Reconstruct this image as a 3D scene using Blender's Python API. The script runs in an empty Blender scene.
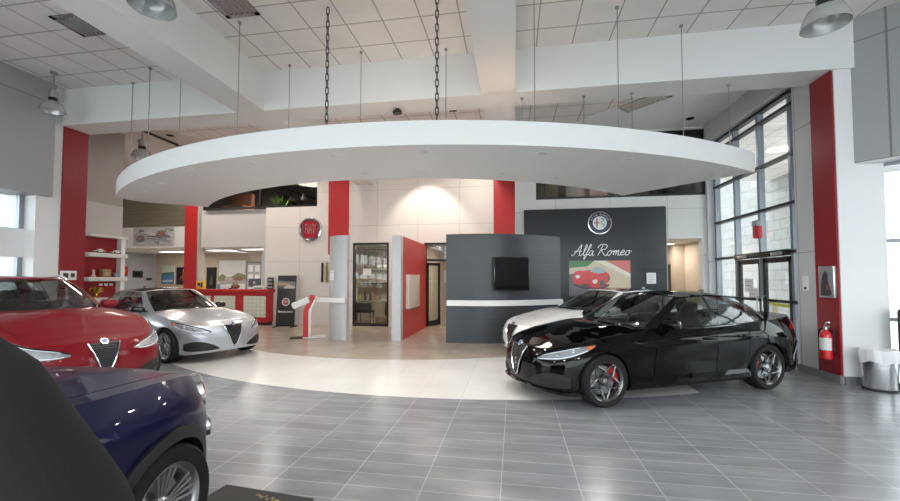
import bpy, bmesh, math, random
import numpy as np
from mathutils import Vector, Matrix
random.seed(7)
SC = bpy.context.scene
COL = SC.collection
PI = math.pi

# ------------------------------------------------------------------ materials
MATS = {}
def mat(name, col=(.8, .8, .8), rough=.5, metal=0., spec=.5, coat=0., emit=None, es=0., noise=0., nscale=6., bump=0.):
    if name in MATS: return MATS[name]
    m = bpy.data.materials.new(name); m.use_nodes = True
    nt = m.node_tree; b = nt.nodes['Principled BSDF']
    b.inputs['Base Color'].default_value = (*col, 1)
    b.inputs['Roughness'].default_value = rough
    b.inputs['Metallic'].default_value = metal
    b.inputs['Specular IOR Level'].default_value = spec
    b.inputs['Coat Weight'].default_value = coat
    b.inputs['Coat Roughness'].default_value = .02
    if emit:
        b.inputs['Emission Color'].default_value = (*emit, 1); b.inputs['Emission Strength'].default_value = es
    if noise or bump:
        tc = nt.nodes.new('ShaderNodeTexCoord'); nz = nt.nodes.new('ShaderNodeTexNoise')
        nz.inputs['Scale'].default_value = nscale; nz.inputs['Detail'].default_value = 5
        nt.links.new(tc.outputs['Object'], nz.inputs['Vector'])
        if noise:
            mx = nt.nodes.new('ShaderNodeMix'); mx.data_type = 'RGBA'
            nt.links.new(nz.outputs['Fac'], mx.inputs['Factor'])
            mx.inputs['A'].default_value = (*[c * (1 - noise) for c in col], 1)
            mx.inputs['B'].default_value = (*[min(1, c * (1 + noise)) for c in col], 1)
            nt.links.new(mx.outputs['Result'], b.inputs['Base Color'])
        if bump:
            bp = nt.nodes.new('ShaderNodeBump'); bp.inputs['Strength'].default_value = bump
            nt.links.new(nz.outputs['Fac'], bp.inputs['Height']); nt.links.new(bp.outputs['Normal'], b.inputs['Normal'])
    MATS[name] = m
    return m

def glassmat(name, tint=(1, 1, 1), refl=1.0, rough=0.0):
    """thin pane: tinted see-through with a fresnel reflection"""
    if name in MATS: return MATS[name]
    m = bpy.data.materials.new(name); m.use_nodes = True
    nt = m.node_tree; nt.nodes.remove(nt.nodes['Principled BSDF'])
    out = nt.nodes['Material Output']
    tr = nt.nodes.new('ShaderNodeBsdfTransparent'); tr.inputs['Color'].default_value = (*tint, 1)
    gl = nt.nodes.new('ShaderNodeBsdfGlossy'); gl.inputs['Roughness'].default_value = rough
    fr = nt.nodes.new('ShaderNodeLayerWeight'); fr.inputs['Blend'].default_value = .5
    pw = nt.nodes.new('ShaderNodeMath'); pw.operation = 'POWER'; pw.inputs[1].default_value = 3.5
    ma = nt.nodes.new('ShaderNodeMath'); ma.operation = 'MULTIPLY_ADD'; ma.inputs[1].default_value = .9 * refl; ma.inputs[2].default_value = .055 * refl
    ma.use_clamp = True
    mx = nt.nodes.new('ShaderNodeMixShader')
    nt.links.new(fr.outputs['Facing'], pw.inputs[0]); nt.links.new(pw.outputs[0], ma.inputs[0])
    nt.links.new(ma.outputs[0], mx.inputs['Fac'])
    nt.links.new(tr.outputs[0], mx.inputs[1]); nt.links.new(gl.outputs[0], mx.inputs[2])
    nt.links.new(mx.outputs[0], out.inputs['Surface'])
    MATS[name] = m
    return m

def brickmat(name, c1, c2, mortar, bw, rh, ms, rough=.5, offset=0., axes='XY', spec=.5, noise=0., nscale=3., shift=(0, 0), mortar_bump=0., stretch=(1, 1, 1)):
    """tiles / panels: brick pattern in object space on the two given axes"""
    if name in MATS: return MATS[name]
    m = bpy.data.materials.new(name); m.use_nodes = True
    nt = m.node_tree; b = nt.nodes['Principled BSDF']
    b.inputs['Roughness'].default_value = rough; b.inputs['Specular IOR Level'].default_value = spec
    b.inputs['Base Color'].default_value = (*c1, 1)
    col, br = brick_nodes(nt, c1, c2, mortar, bw, rh, ms, offset, axes, noise, nscale, shift, stretch)
    nt.links.new(col, b.inputs['Base Color'])
    MATS[name] = m
    return m

def brick_nodes(nt, c1, c2, mortar, bw, rh, ms, offset, axes, noise, nscale, shift, stretch):
    tc = nt.nodes.new('ShaderNodeTexCoord'); sx = nt.nodes.new('ShaderNodeSeparateXYZ'); cx = nt.nodes.new('ShaderNodeCombineXYZ')
    nt.links.new(tc.outputs['Object'], sx.inputs[0])
    for i in (0, 1):
        ad = nt.nodes.new('ShaderNodeMath'); ad.operation = 'ADD'; ad.inputs[1].default_value = shift[i] + 100 * (bw, rh)[i]
        nt.links.new(sx.outputs[axes[i]], ad.inputs[0]); nt.links.new(ad.outputs[0], cx.inputs[i])
    br = nt.nodes.new('ShaderNodeTexBrick'); br.offset = offset; br.squash = 1
    br.inputs['Scale'].default_value = 1; br.inputs['Brick Width'].default_value = bw; br.inputs['Row Height'].default_value = rh
    br.inputs['Mortar Size'].default_value = ms; br.inputs['Mortar Smooth'].default_value = .1; br.inputs['Bias'].default_value = 0
    br.inputs['Color1'].default_value = (*c1, 1); br.inputs['Color2'].default_value = (*c2, 1); br.inputs['Mortar'].default_value = (*mortar, 1)
    nt.links.new(cx.outputs[0], br.inputs['Vector'])
    res = br.outputs['Color']
    if noise:
        mp = nt.nodes.new('ShaderNodeMapping'); mp.inputs['Scale'].default_value = stretch
        nt.links.new(tc.outputs['Object'], mp.inputs['Vector'])
        nz = nt.nodes.new('ShaderNodeTexNoise'); nz.inputs['Scale'].default_value = nscale; nz.inputs['Detail'].default_value = 6
        nt.links.new(mp.outputs[0], nz.inputs['Vector'])
        mr = nt.nodes.new('ShaderNodeMapRange'); mr.inputs['From Min'].default_value = .3; mr.inputs['From Max'].default_value = .7
        mr.inputs['To Min'].default_value = 1 - noise; mr.inputs['To Max'].default_value = 1 + noise
        nt.links.new(nz.outputs['Fac'], mr.inputs['Value'])
        mu = nt.nodes.new('ShaderNodeVectorMath'); mu.operation = 'SCALE'
        nt.links.new(res, mu.inputs[0]); nt.links.new(mr.outputs[0], mu.inputs['Scale'])
        res = mu.outputs[0]
    return res, br

# ------------------------------------------------------------------ mesh builder
class MB:
    def __init__(s): s.V = []; s.F = []; s.M = []; s.mi = 0
    def add(s, vs, fs, mi=None):
        o = len(s.V); s.V += [tuple(v) for v in vs]
        for f in fs:
            s.F.append(tuple(o + i for i in f)); s.M.append(s.mi if mi is None else mi)
        return s
    def bm(s, b, M=None, mi=None):
        b.verts.index_update()
        vs = [(M @ v.co) if M else v.co for v in b.verts]
        fs = [[v.index for v in f.verts] for f in b.faces]
        b.free(); return s.add(vs, fs, mi)
    def box(s, x0, x1, y0, y1, z0, z1, bev=0., seg=2, M=None, mi=None):
        b = bmesh.new(); bmesh.ops.create_cube(b, size=1)
        for v in b.verts:
            v.co = Vector(((x0 + x1) / 2 + v.co.x * (x1 - x0), (y0 + y1) / 2 + v.co.y * (y1 - y0), (z0 + z1) / 2 + v.co.z * (z1 - z0)))
        if bev > 0:
            bev = min(bev, .49 * min(abs(x1 - x0), abs(y1 - y0), abs(z1 - z0)))
            bmesh.ops.bevel(b, geom=b.edges[:], offset=bev, segments=seg, affect='EDGES', profile=.5)
        return s.bm(b, M, mi)
    def cyl(s, p0, p1, r0, r1=None, n=20, caps=True, mi=None):
        r1 = r0 if r1 is None else r1
        p0, p1 = Vector(p0), Vector(p1); d = (p1 - p0).normalized()
        a = Vector((0, 0, 1)) if abs(d.z) < .9 else Vector((1, 0, 0))
        u = d.cross(a).normalized(); w = d.cross(u)
        vs = []
        for p, r in ((p0, r0), (p1, r1)):
            vs += [p + u * (r * math.cos(2 * PI * i / n)) + w * (r * math.sin(2 * PI * i / n)) for i in range(n)]
        fs = [(i, n + i, n + (i + 1) % n, (i + 1) % n) for i in range(n)]
        if caps: fs += [tuple(range(n)), tuple(range(2 * n - 1, n - 1, -1))]
        return s.add(vs, fs, mi)
    def tube(s, pts, r, n=8, closed=False, flat=1., mi=None, caps=True):
        P = [Vector(p) for p in pts]; m = len(P); vs = []
        prev = None
        R = r if hasattr(r, '__len__') else [r] * m
        for i in range(m):
            t = (P[(i + 1) % m] - P[i - 1]) if closed else (P[min(i + 1, m - 1)] - P[max(i - 1, 0)])
            t = t.normalized() if t.length > 1e-9 else Vector((0, 0, 1))
            if prev is None:
                a = Vector((0, 0, 1)) if abs(t.z) < .9 else Vector((0, 1, 0))
                u = t.cross(a).normalized()
            else:
                u = (prev - t * prev.dot(t)); u = u.normalized() if u.length > 1e-6 else t.orthogonal().normalized()
            prev = u; w = t.cross(u)
            vs += [P[i] + u * (R[i] * math.cos(2 * PI * k / n)) + w * (R[i] * flat * math.sin(2 * PI * k / n)) for k in range(n)]
        fs = []
        for i in range(m if closed else m - 1):
            j = (i + 1) % m
            fs += [(i * n + k, i * n + (k + 1) % n, j * n + (k + 1) % n, j * n + k) for k in range(n)]
        if not closed and caps: fs += [tuple(range(n - 1, -1, -1)), tuple((m - 1) * n + k for k in range(n))]
        return s.add(vs, fs, mi)
    def lathe(s, prof, n=32, M=None, mi=None, sx=1., sy=1., a0=0., a1=2 * PI):
        """profile of (r, z) turned about z"""
        full = abs(a1 - a0 - 2 * PI) < 1e-6; c = n if full else n + 1
        vs = []
        for r, z in prof:
            for i in range(c):
                a = a0 + (a1 - a0) * i / n
                v = Vector((r * math.cos(a) * sx, r * math.sin(a) * sy, z)); vs.append(M @ v if M else v)
        fs = []
        for k in range(len(prof) - 1):
            for i in range(n):
                j = (i + 1) % c
                fs.append((k * c + i, k * c + j, (k + 1) * c + j, (k + 1) * c + i))
        return s.add(vs, fs, mi)
    def prism(s, poly, h0, h1, M=None, mi=None):
        """polygon in xy swept from z=h0 to z=h1"""
        n = len(poly)
        vs = [Vector((p[0], p[1], h0)) for p in poly] + [Vector((p[0], p[1], h1)) for p in poly]
        if M: vs = [M @ v for v in vs]
        fs = [tuple(range(n - 1, -1, -1)), tuple(range(n, 2 * n))] + [(i, (i + 1) % n, n + (i + 1) % n, n + i) for i in range(n)]
        return s.add(vs, fs, mi)
    def grid(s, rows, mi=None, flip=False):
        n = len(rows[0]); vs = [v for r in rows for v in r]; fs = []
        for i in range(len(rows) - 1):
            for j in range(n - 1):
                f = (i * n + j, i * n + j + 1, (i + 1) * n + j + 1, (i + 1) * n + j)
                fs.append(f[::-1] if flip else f)
        return s.add(vs, fs, mi)
    def ball(s, c, r, sx=1, sy=1, sz=1, n=16, mi=None, M=None):
        b = bmesh.new(); bmesh.ops.create_uvsphere(b, u_segments=n, v_segments=max(6, n // 2), radius=r)
        for v in b.verts: v.co = Vector((v.co.x * sx + c[0], v.co.y * sy + c[1], v.co.z * sz + c[2]))
        return s.bm(b, M, mi)
    def mesh(s, me, M=None, mi=None):
        vs = [(M @ v.co) if M else v.co for v in me.vertices]
        return s.add(vs, [tuple(p.vertices) for p in me.polygons], mi)
    def xf(s, M, start=0):
        for i in range(start, len(s.V)): s.V[i] = tuple(M @ Vector(s.V[i]))
        return s
    def build(s, name, mats, parent=None, angle=40, merge=0., outward=True):
        if not isinstance(mats, (list, tuple)): mats = [mats]
        b = bmesh.new(); bv = [b.verts.new(v) for v in s.V]
        for f, mi in zip(s.F, s.M):
            if len(set(f)) < 3: continue
            try: q = b.faces.new([bv[i] for i in dict.fromkeys(f)])
            except ValueError: continue
            q.material_index = mi
        if merge: bmesh.ops.remove_doubles(b, verts=b.verts, dist=merge)
        if outward: bmesh.ops.recalc_face_normals(b, faces=b.faces)
        me = bpy.data.meshes.new(name); b.to_mesh(me); b.free()
        for m in mats: me.materials.append(m)
        if angle:
            me.polygons.foreach_set('use_smooth', [True] * len(me.polygons))
            me.set_sharp_from_angle(angle=math.radians(angle))
        o = bpy.data.objects.new(name, me); COL.objects.link(o)
        if parent is not None: o.parent = parent
        return o

def T(x=0, y=0, z=0): return Matrix.Translation((x, y, z))
def RZ(a): return Matrix.Rotation(a, 4, 'Z')
def RX(a): return Matrix.Rotation(a, 4, 'X')
def RY(a): return Matrix.Rotation(a, 4, 'Y')
def frame(o, u, v):
    """matrix taking x->u, y->v, z->u x v at origin o"""
    u, v = Vector(u).normalized(), Vector(v).normalized(); w = u.cross(v)
    return Matrix(((u.x, v.x, w.x, o[0]), (u.y, v.y, w.y, o[1]), (u.z, v.z, w.z, o[2]), (0, 0, 0, 1)))

def thing(name, label, cat, loc=(0, 0, 0), rz=0., group=None):
    o = bpy.data.objects.new(name, None); COL.objects.link(o)
    o.location = loc; o.rotation_euler = (0, 0, rz); o.empty_display_size = .1
    return tag(o, label, cat, group)
def tag(o, label, cat, group=None):
    o['label'] = label; o['category'] = cat
    if group: o['group'] = group
    return o
def struct(o):
    o['kind'] = 'structure'; return o
def dup(root, label, loc, rz=0., group=None):
    r = root.copy(); COL.objects.link(r); r.location = loc; r.rotation_euler = (0, 0, rz); r['label'] = label
    if group: r['group'] = group
    for ch in list(root.children):
        c = ch.copy(); COL.objects.link(c); c.parent = r
        for g in ch.children:
            d = g.copy(); COL.objects.link(d); d.parent = c
    return r

def text_mesh(txt, size=1., ext=.01, align='CENTER', shear=0., bevel=0., space=1.):
    cu = bpy.data.curves.new('lettering', 'FONT'); cu.body = txt; cu.size = size; cu.extrude = ext; cu.align_x = align; cu.align_y = 'CENTER'
    cu.shear = shear; cu.offset = bevel; cu.space_character = space; cu.resolution_u = 3
    o = bpy.data.objects.new('lettering', cu); COL.objects.link(o)
    dg = bpy.context.evaluated_depsgraph_get(); me = bpy.data.meshes.new_from_object(o.evaluated_get(dg))
    bpy.data.objects.remove(o); return me

def catmull(P, n, closed=False):
    P = np.array(P, float); m = len(P); out = []
    for k in range(m - 1):
        p0 = P[k - 1] if k > 0 else 2 * P[0] - P[1]
        p1, p2 = P[k], P[k + 1]
        p3 = P[k + 2] if k + 2 < m else 2 * P[-1] - P[-2]
        for i in range(n):
            t = i / n
            out.append(.5 * (2 * p1 + (p2 - p0) * t + (2 * p0 - 5 * p1 + 4 * p2 - p3) * t * t + (3 * p1 - p0 - 3 * p2 + p3) * t ** 3))
    out.append(P[-1]); return np.array(out)
def sst(a, b, x):
    t = min(1, max(0, (x - a) / (b - a))); return t * t * (3 - 2 * t)

# ------------------------------------------------------------------ shared materials
M_rubber = mat('tyre_rubber', (.012, .012, .013), .75, spec=.3)
M_blackp = mat('black_plastic', (.014, .014, .015), .5)
M_gloss = mat('gloss_black', (.006, .006, .007), .12, coat=.6)
M_dark = mat('dark_trim', (.02, .02, .022), .7)
M_chrome = mat('chrome', (.78, .79, .8), .12, 1.)
M_alu = mat('brushed_aluminium', (.55, .56, .57), .3, 1.)
M_steel = mat('galvanised_rod', (.35, .35, .36), .4, .8)
M_lens = glassmat('lamp_lens', (.93, .95, .97), 1.2)
M_lampin = mat('lamp_chrome_bowl', (.5, .52, .55), .2, .9)
M_amber = mat('amber_marker', (.75, .16, .02), .2, emit=(.8, .2, .03), es=.15)
M_red_l = mat('red_tail_lens', (.35, .006, .008), .12, coat=.6)
M_cal = mat('red_caliper', (.55, .012, .012), .35, coat=.4)
M_glassd = glassmat('car_glass', (.46, .50, .49), 1.1)
M_glassw = glassmat('car_side_glass', (.66, .70, .69), 1.2)
M_inter = mat('car_interior', (.022, .021, .021), .7)
M_white = mat('white_paint', (.80, .80, .80), .5)
# ------------------------------------------------------------------ cars
class Shell:
    """lower body as a stack of plan contours, hood and deck across it, glasshouse between two more contours"""
    def __init__(s, p):
        s.p = p
        D = catmull(p['C'], 60)
        s.X, s.Y, s.ZS, s.IN = D[:, 0], D[:, 1], D[:, 2], D[:, 3]
        tx, ty = np.gradient(s.X), np.gradient(s.Y); L = np.hypot(tx, ty) + 1e-9
        s.NX, s.NY = ty / L, -tx / L
        s.n = len(s.X); s.I = np.arange(s.n)
        s.NX[0], s.NY[0] = 1, 0; s.NX[-1], s.NY[-1] = -1, 0
        s.mid = int(np.argmax(s.Y)); s.zbx = p['zb']
    def at(s, A, i): return float(np.interp(i, s.I, A))
    def zb(s, i):
        x = s.at(s.X, i); return float(np.interp(x, [a for a, b in s.zbx], [b for a, b in s.zbx]))
    def ix(s, x): return float(np.interp(-x, -s.X, s.I))
    def inset(s, i, tau):
        x = s.at(s.X, i)
        side = sst(1.95, 1.3, x) * sst(-2.35, -1.25, x)
        us = .52 + .23 * side; u = min(1, max(0, (tau - us) / (1 - us)))
        v = s.at(s.IN, i) * u ** (1.9 - .3 * side)
        v += (1 - side) * .02 * max(0, 1 - tau / .3) ** 2
        v += side * (.05 * min(1, max(0, (.74 - tau) / .55)) - .042 * sst(.21, .11, tau) + .06 * max(0, 1 - tau / .09) ** 2)
        v += side * s.p.get('scoop', .012) * math.exp(-((tau - .40) / .12) ** 2) * sst(1.0, .6, x) * sst(-1.0, -.6, x)
        for xa in s.p['axle']:
            v -= .014 * math.exp(-((x - xa) / .38) ** 2) * sst(.0, .35, tau) * sst(1., .7, tau)
        return v
    def P(s, i, z=None, tau=None, off=0.):
        zb, zs = s.zb(i), s.at(s.ZS, i)
        if tau is None: tau = (z - zb) / (zs - zb)
        else: z = zb + (zs - zb) * tau
        d = off - s.inset(i, tau)
        return (s.at(s.X, i) + s.at(s.NX, i) * d, s.at(s.Y, i) + s.at(s.NY, i) * d, z)
    def solve(s, f, target, lo, hi):
        for _ in range(36):
            m = .5 * (lo + hi)
            if f(m) < target: lo = m
            else: hi = m
        return .5 * (lo + hi)
    def front_i(s, y, z):                       # contour index where the nose passes (|y|, z)
        return s.solve(lambda i: s.P(i, min(z, s.at(s.ZS, i)))[1], abs(y), 0, s.mid)
    def rear_i(s, y, z):
        return s.solve(lambda i: -s.P(i, min(z, s.at(s.ZS, i)))[1], -abs(y), s.mid, s.n - 1)
    def side_i(s, x, z):
        return s.solve(lambda i: -s.P(i, min(z, s.at(s.ZS, i)))[0], -x, 0, s.n - 1)
    def front(s, y, z, off=0.):
        q = s.P(s.front_i(y, z), z, off=off); return (q[0], math.copysign(q[1], y), z)
    def side(s, x, z, off=0.):
        q = s.P(s.side_i(x, z), z, off=off); return (x, q[1], z)
    def crown(s, x): return float(np.interp(x, [a for a, b in s.p['crown']], [b for a, b in s.p['crown']]))
    def top(s, i, k):
        """point on the hood / deck at fraction k from the centre line"""
        x, y, z = s.P(i, tau=1.)
        c = s.crown(x)
        zz = z + c * (1 - abs(k) ** 2.2)
        if x > 0:
            a = s.p['cowl_a'] * sst(s.p['cowl_x'] + 1.0, s.p['cowl_x'], x)
            bul = s.p.get('ridge', .012) * math.exp(-((abs(k) - .58) / .14) ** 2) * sst(s.p['C'][0][0] - .1, .9, x)
            return (x + a * (1 - k * k), y * k, zz + bul)
        a = s.p['deck_a'] * sst(s.p['deck_x'] - .5, s.p['deck_x'], x)
        return (x + a * (1 - k * k), y * k, zz)

def mirror_rows(rows): return [[(x, -y, z) for x, y, z in r] for r in rows]

def patch(sh, spec, off, nu=10, nv=5, sideways=1, skirt=.012):
    """patch on the body: spec = [(contour index, tau low, tau high), ...], lying off above the skin"""
    idx = [a for a, b, c in spec]; out = []
    m = len(spec); D = catmull(spec, nu)
    for i, lo, hi in D:
        col = [sh.P(i, tau=lo + (hi - lo) * k / nv, off=off) for k in range(nv + 1)]
        a = sh.P(i, tau=lo, off=off - skirt); b = sh.P(i, tau=hi, off=off - skirt)
        out.append([a] + col + [b])
    first = [sh.P(D[0][0], tau=D[0][1] + (D[0][2] - D[0][1]) * min(1, max(0, (k - 1) / nv)), off=off - skirt) for k in range(nv + 3)]
    last = [sh.P(D[-1][0], tau=D[-1][1] + (D[-1][2] - D[-1][1]) * min(1, max(0, (k - 1) / nv)), off=off - skirt) for k in range(nv + 3)]
    out = [first] + out + [last]
    return out if sideways > 0 else mirror_rows(out)

def make_wheel(parent, loc, R, W, rimR, style, M_rim, side, steer=0., caliper=None, M_hub=None):
    """wheel facing +y; side=-1 turns it to the other side"""
    Rot = RX(-PI / 2)                                   # lathe axis z -> y
    sp = MB(); rr = rimR
    sp.lathe([(rr - .005, -W * .48), (rr - .02, -W * .44), (rr - .035, -W * .1), (rr - .03, W * .30), (rr - .012, W * .42), (rr + .006, W * .47), (rr + .012, W * .44)], 48, Rot)
    f = W * .40                                         # face plane
    def pol(r, a, d=0.): return Vector((r * math.cos(a), d, r * math.sin(a)))
    def bar(r0, r1, a0, a1, w0, w1, d0, d1, th=.022):
        p0, p1 = pol(r0, a0, d0), pol(r1, a1, d1); t = (p1 - p0).normalized(); u = t.cross(Vector((0, 1, 0))).normalized()
        vs = []
        for p, w in ((p0, w0), (p1, w1)):
            vs += [p - u * w - Vector((0, th, 0)), p + u * w - Vector((0, th, 0)), p + u * w * .75, p - u * w * .75]
        sp.add(vs, [(0, 1, 2, 3), (7, 6, 5, 4), (0, 4, 5, 1), (1, 5, 6, 2), (2, 6, 7, 3), (3, 7, 4, 0)])
    if style == 'loop':
        n = 5
        for k in range(n):
            a = PI / 2 + k * 2 * PI / n
            bar(.03, rr * .52, a, a, .024, .020, f - .035, f - .018)
            for sg in (-1, 1):
                pts = [pol(rr * (.46 + .50 * q), a + sg * (2 * PI / n) * (.03 + .40 * math.sin(q * PI / 2) ** 1.15), f - .02 + .01 * q) for q in [j / 8 for j in range(9)]]
                sp.tube(pts, [.019 - .004 * j / 8 for j in range(9)], 8, flat=.8)
            sp.tube([pol(rr * .965, a + sg2 * .26, f - .012) for sg2 in [j / 4 - 1 for j in range(9)]], .011, 6)
    elif style == 'ten':
        for k in range(5):
            for sg in (-1, 1):
                a = PI / 2 + k * 2 * PI / 5
                bar(.045, rr * .99, a + sg * .20, a + sg * .27, .013, .015, f - .04, f - .006)
    elif style == 'fan':
        for k in range(5):
            for sg in (-1.5, -.5, .5, 1.5):
                a = PI / 2 + k * 2 * PI / 5
                bar(.055, rr * .99, a + sg * .22, a + sg * .21 + .05, .0085, .0095, f - .035, f - .006, .018)
    sp.lathe([(0, f - .012), (.055, f - .014), (.07, f - .03), (.075, f - .06)], 24, Rot)
    w = sp.build('wheel', M_rim, parent, 35)
    w.location = loc; w.rotation_euler = (0, 0, (0 if side > 0 else PI) + steer)
    t = MB()
    t.lathe([(rr - .008, -W * .46), (rr + .01, -W * .5), (R * .93, -W * .52), (R * .985, -W * .44), (R, -W * .36), (R, W * .36), (R * .985, W * .44), (R * .93, W * .52), (rr + .02, W * .5), (rr + .004, W * .46)], 56, Rot)
    for gx in (-.2, 0, .2):
        t.lathe([(R + .0005, W * gx - .006), (R + .0016, W * gx), (R + .0005, W * gx + .006)], 56, Rot)
    t.build('tyre', M_rubber, w, 30)
    d = MB(); d.lathe([(.06, -.0), (rr * .74, -.0), (rr * .74, -.02), (.06, -.02)], 32, Rot @ T(0, 0, f - .075)); d.build('brake_disc', M_alu, w, 30)
    if caliper:
        c = MB()
        pts0 = [(rr * .86 * math.cos(a), rr * .86 * math.sin(a)) for a in [(-.55 + 1.1 * j / 8) for j in range(9)]]
        pts1 = [(rr * .56 * math.cos(a), rr * .56 * math.sin(a)) for a in [(.55 - 1.1 * j / 8) for j in range(9)]]
        q = math.radians(22) if caliper > 0 else math.radians(158)
        c.prism(pts0 + pts1, f - .115, f - .05, Rot @ RZ(-q)); c.build('brake_caliper', M_cal, w, 30)
    h = MB(); h.lathe([(0, f - .002), (.022, f - .004), (.03, f - .012), (.03, f - .03)], 20, Rot); h.build('hub_cap', M_hub or M_alu, w, 40)
    return w

def make_car(name, label, loc, rz, p, paint, roofpaint=None):
    sh = Shell(p); root = thing(name, label, p['cat'], loc, rz)
    xf, xr = p['axle']; R, Ra = p['R'], p['Ra']
    # ---- columns of the lower body
    nose_i, tail_i = sh.ix(p['C'][0][0] - .30), sh.ix(p['C'][-1][0] + .33)
    x_a, x_b = sh.at(sh.X, nose_i), sh.at(sh.X, tail_i)
    xs = []
    for xa in (xf, xr):
        xs += [xa + Ra * math.cos(PI * k / 22) for k in range(23)] + [xa + Ra + .001, xa - Ra - .001]
    doors = p['doors']
    for xb in doors: xs += [xb - .0035, xb + .0035]
    base = list(np.linspace(x_a, x_b, int((x_a - x_b) / .045)))
    xs += [b for b in base if min(abs(b - q) for q in xs) > .012 and x_b + .01 < b < x_a - .01]
    side_cols = [sh.ix(x) for x in sorted(xs, reverse=True) if x_b < x < x_a]
    cols = list(np.linspace(0, nose_i, 22)) + side_cols + list(np.linspace(tail_i, sh.n - 1, 22))
    def zlow(i):
        x = sh.at(sh.X, i); z = sh.zb(i)
        for xa in (xf, xr):
            if abs(x - xa) < Ra: z = max(z, R + math.sqrt(max(0, Ra * Ra - (x - xa) ** 2)))
        return z
    FR = [0, .06, .125, .1325, .2, .28, .36, .44, .52, .58, .63, .66, .69, .74, .8, .86, .91, .95, .98, 1.]
    G = []
    for i in cols:
        z0, z1 = zlow(i), sh.at(sh.ZS, i)
        col = []
        a = sh.P(i, z0); zz = z0
        nx, ny = sh.at(sh.NX, i), sh.at(sh.NY, i)
        col.append((a[0] - nx * .05, max(0, a[1] - ny * .05), z0 + .004))
        col += [sh.P(i, z0 + (z1 - z0) * f) for f in FR]
        G.append(col)
    cx = [sh.at(sh.X, i) for i in cols]
    body = MB(); dm = [MB(), MB()]
    def quad(mb, i, j, sgn):
        q = [G[i][j], G[i][j + 1], G[i + 1][j + 1], G[i + 1][j]]
        if sgn < 0: q = [(x, -y, z) for x, y, z in q][::-1]
        mb.add(q, [(0, 1, 2, 3)])
    rock = FR.index(.125) + 1
    DM = {}
    for i in range(len(cols) - 1):
        xm = .5 * (cx[i] + cx[i + 1])
        indoor = doors[2] < xm < doors[0]
        gapc = any(abs(xm - xb) < .0034 for xb in doors)
        which = 0 if xm > doors[1] else 1
        for j in range(len(FR)):
            for sg in (1, -1):
                if j > rock and gapc: continue
                if j == rock and indoor: continue
                if j > rock and indoor: quad(DM.setdefault((which, sg), MB()), i, j, sg)
                else: quad(body, i, j, sg)
    # ---- hood, deck, belt
    KS = [1., .985, .94, .883, .877, .76, .64, .58, .5, .35, .18, 0.]
    hood, deck = MB(), MB()
    hc = [i for i, x in zip(cols, cx) if x > p['cowl_x']] + [sh.ix(p['cowl_x'])]
    dc = [sh.ix(p['deck_x'])] + [i for i, x in zip(cols, cx) if x < p['deck_x']]
    bc = [sh.ix(p['cowl_x'])] + [i for i, x in zip(cols, cx) if p['deck_x'] < x < p['cowl_x']] + [sh.ix(p['deck_x'])]
    for cc, mb in ((hc, hood), (dc, deck)):
        T0 = [[sh.top(i, k) for k in KS] for i in cc]
        for sg in (1, -1):
            Q = T0 if sg > 0 else mirror_rows(T0)
            body.grid([r[:4] for r in Q], flip=sg < 0)
            mb.grid([r[4:] for r in Q], flip=sg < 0)
    for sg in (1, -1):
        rows = []
        for i in bc:
            a = sh.P(i, tau=1.); rows.append([a, (a[0], a[1] - .012, a[2] + .004), (a[0], a[1] - .16, a[2] - .004)])
        body.grid(rows if sg > 0 else mirror_rows(rows), flip=sg < 0)
    # ---- glasshouse
    G0, G1 = catmull(p['G0'], 14), catmull(p['G1'], 14); ns = len(p['G0']) - 1; gi = np.linspace(0, ns, len(G0))
    br = p['breaks']; TS = [0, p.get('t0', .07), .2, .35, .5, .65, .8, .9, .955, 1.]
    sv = sorted(set([round(float(v), 4) for v in np.linspace(0, ns, ns * 6 + 1)] + [round(b, 4) for b in br]))
    def gp(sv_, t, off=0.):
        a = np.array([np.interp(sv_, gi, G0[:, k]) for k in range(3)]); b = np.array([np.interp(sv_, gi, G1[:, k]) for k in range(3)])
        q = a + (b - a) * t; e = 1e-3
        a2 = np.array([np.interp(min(ns, sv_ + .05), gi, G0[:, k]) for k in range(2)]) - np.array([np.interp(max(0, sv_ - .05), gi, G0[:, k]) for k in range(2)])
        nrm = np.array([a2[1], -a2[0], 0]) / (np.hypot(*a2) + 1e-9)
        q = q + nrm * (p.get('gbulge', .035) * 4 * t * (1 - t) + off)
        return tuple(q)
    kinds = [('windshield', 0, 1), (None, 1, 2), ('side_window', 2, 3), ('pillar', 3, 4), ('side_window', 4, 5), ('pillar', 5, 6), ('side_window', 6, 7), (None, 7, 8), ('rear_window', 8, 9)]
    glass = {}; pil = MB(); roof = MB()
    for i in range(len(sv) - 1):
        sm = .5 * (sv[i] + sv[i + 1])
        kd, ki = None, None
        for q, (nm, a, b) in enumerate(kinds):
            if br[a] <= sm < br[b]: kd, ki = nm, q
        for j in range(len(TS) - 1):
            q4 = [gp(sv[i], TS[j]), gp(sv[i], TS[j + 1]), gp(sv[i + 1], TS[j + 1]), gp(sv[i + 1], TS[j])]
            for sg in (1, -1):
                qq = q4 if sg > 0 else [(x, -y, z) for x, y, z in q4][::-1]
                if kd == 'pillar' and 0 < j < len(TS) - 2: pil.add(qq, [(0, 1, 2, 3)])
                elif kd and 0 < j < len(TS) - 2:
                    key = (kd, ki, 0 if kd in ('windshield', 'rear_window') else sg)
                    glass.setdefault(key, MB()).add(qq, [(0, 1, 2, 3)])
                else: (pil if (j == 0 and kd) else body).add(qq, [(0, 1, 2, 3)])
    rk = [1, .97, .9, .75, .5, .25, 0]
    rows = []
    x_f, x_r = p['G1'][0][0], p['G1'][-1][0]
    for v in sv:
        x, y, z = gp(v, 1.)
        u = (x - x_r) / (x_f - x_r); c = p['roofcrown'] * (math.sin(PI * min(1, max(0, u))) ** .7)
        rows.append([(x, y * k, z + c * (1 - k ** 2.5)) for k in rk])
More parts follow.
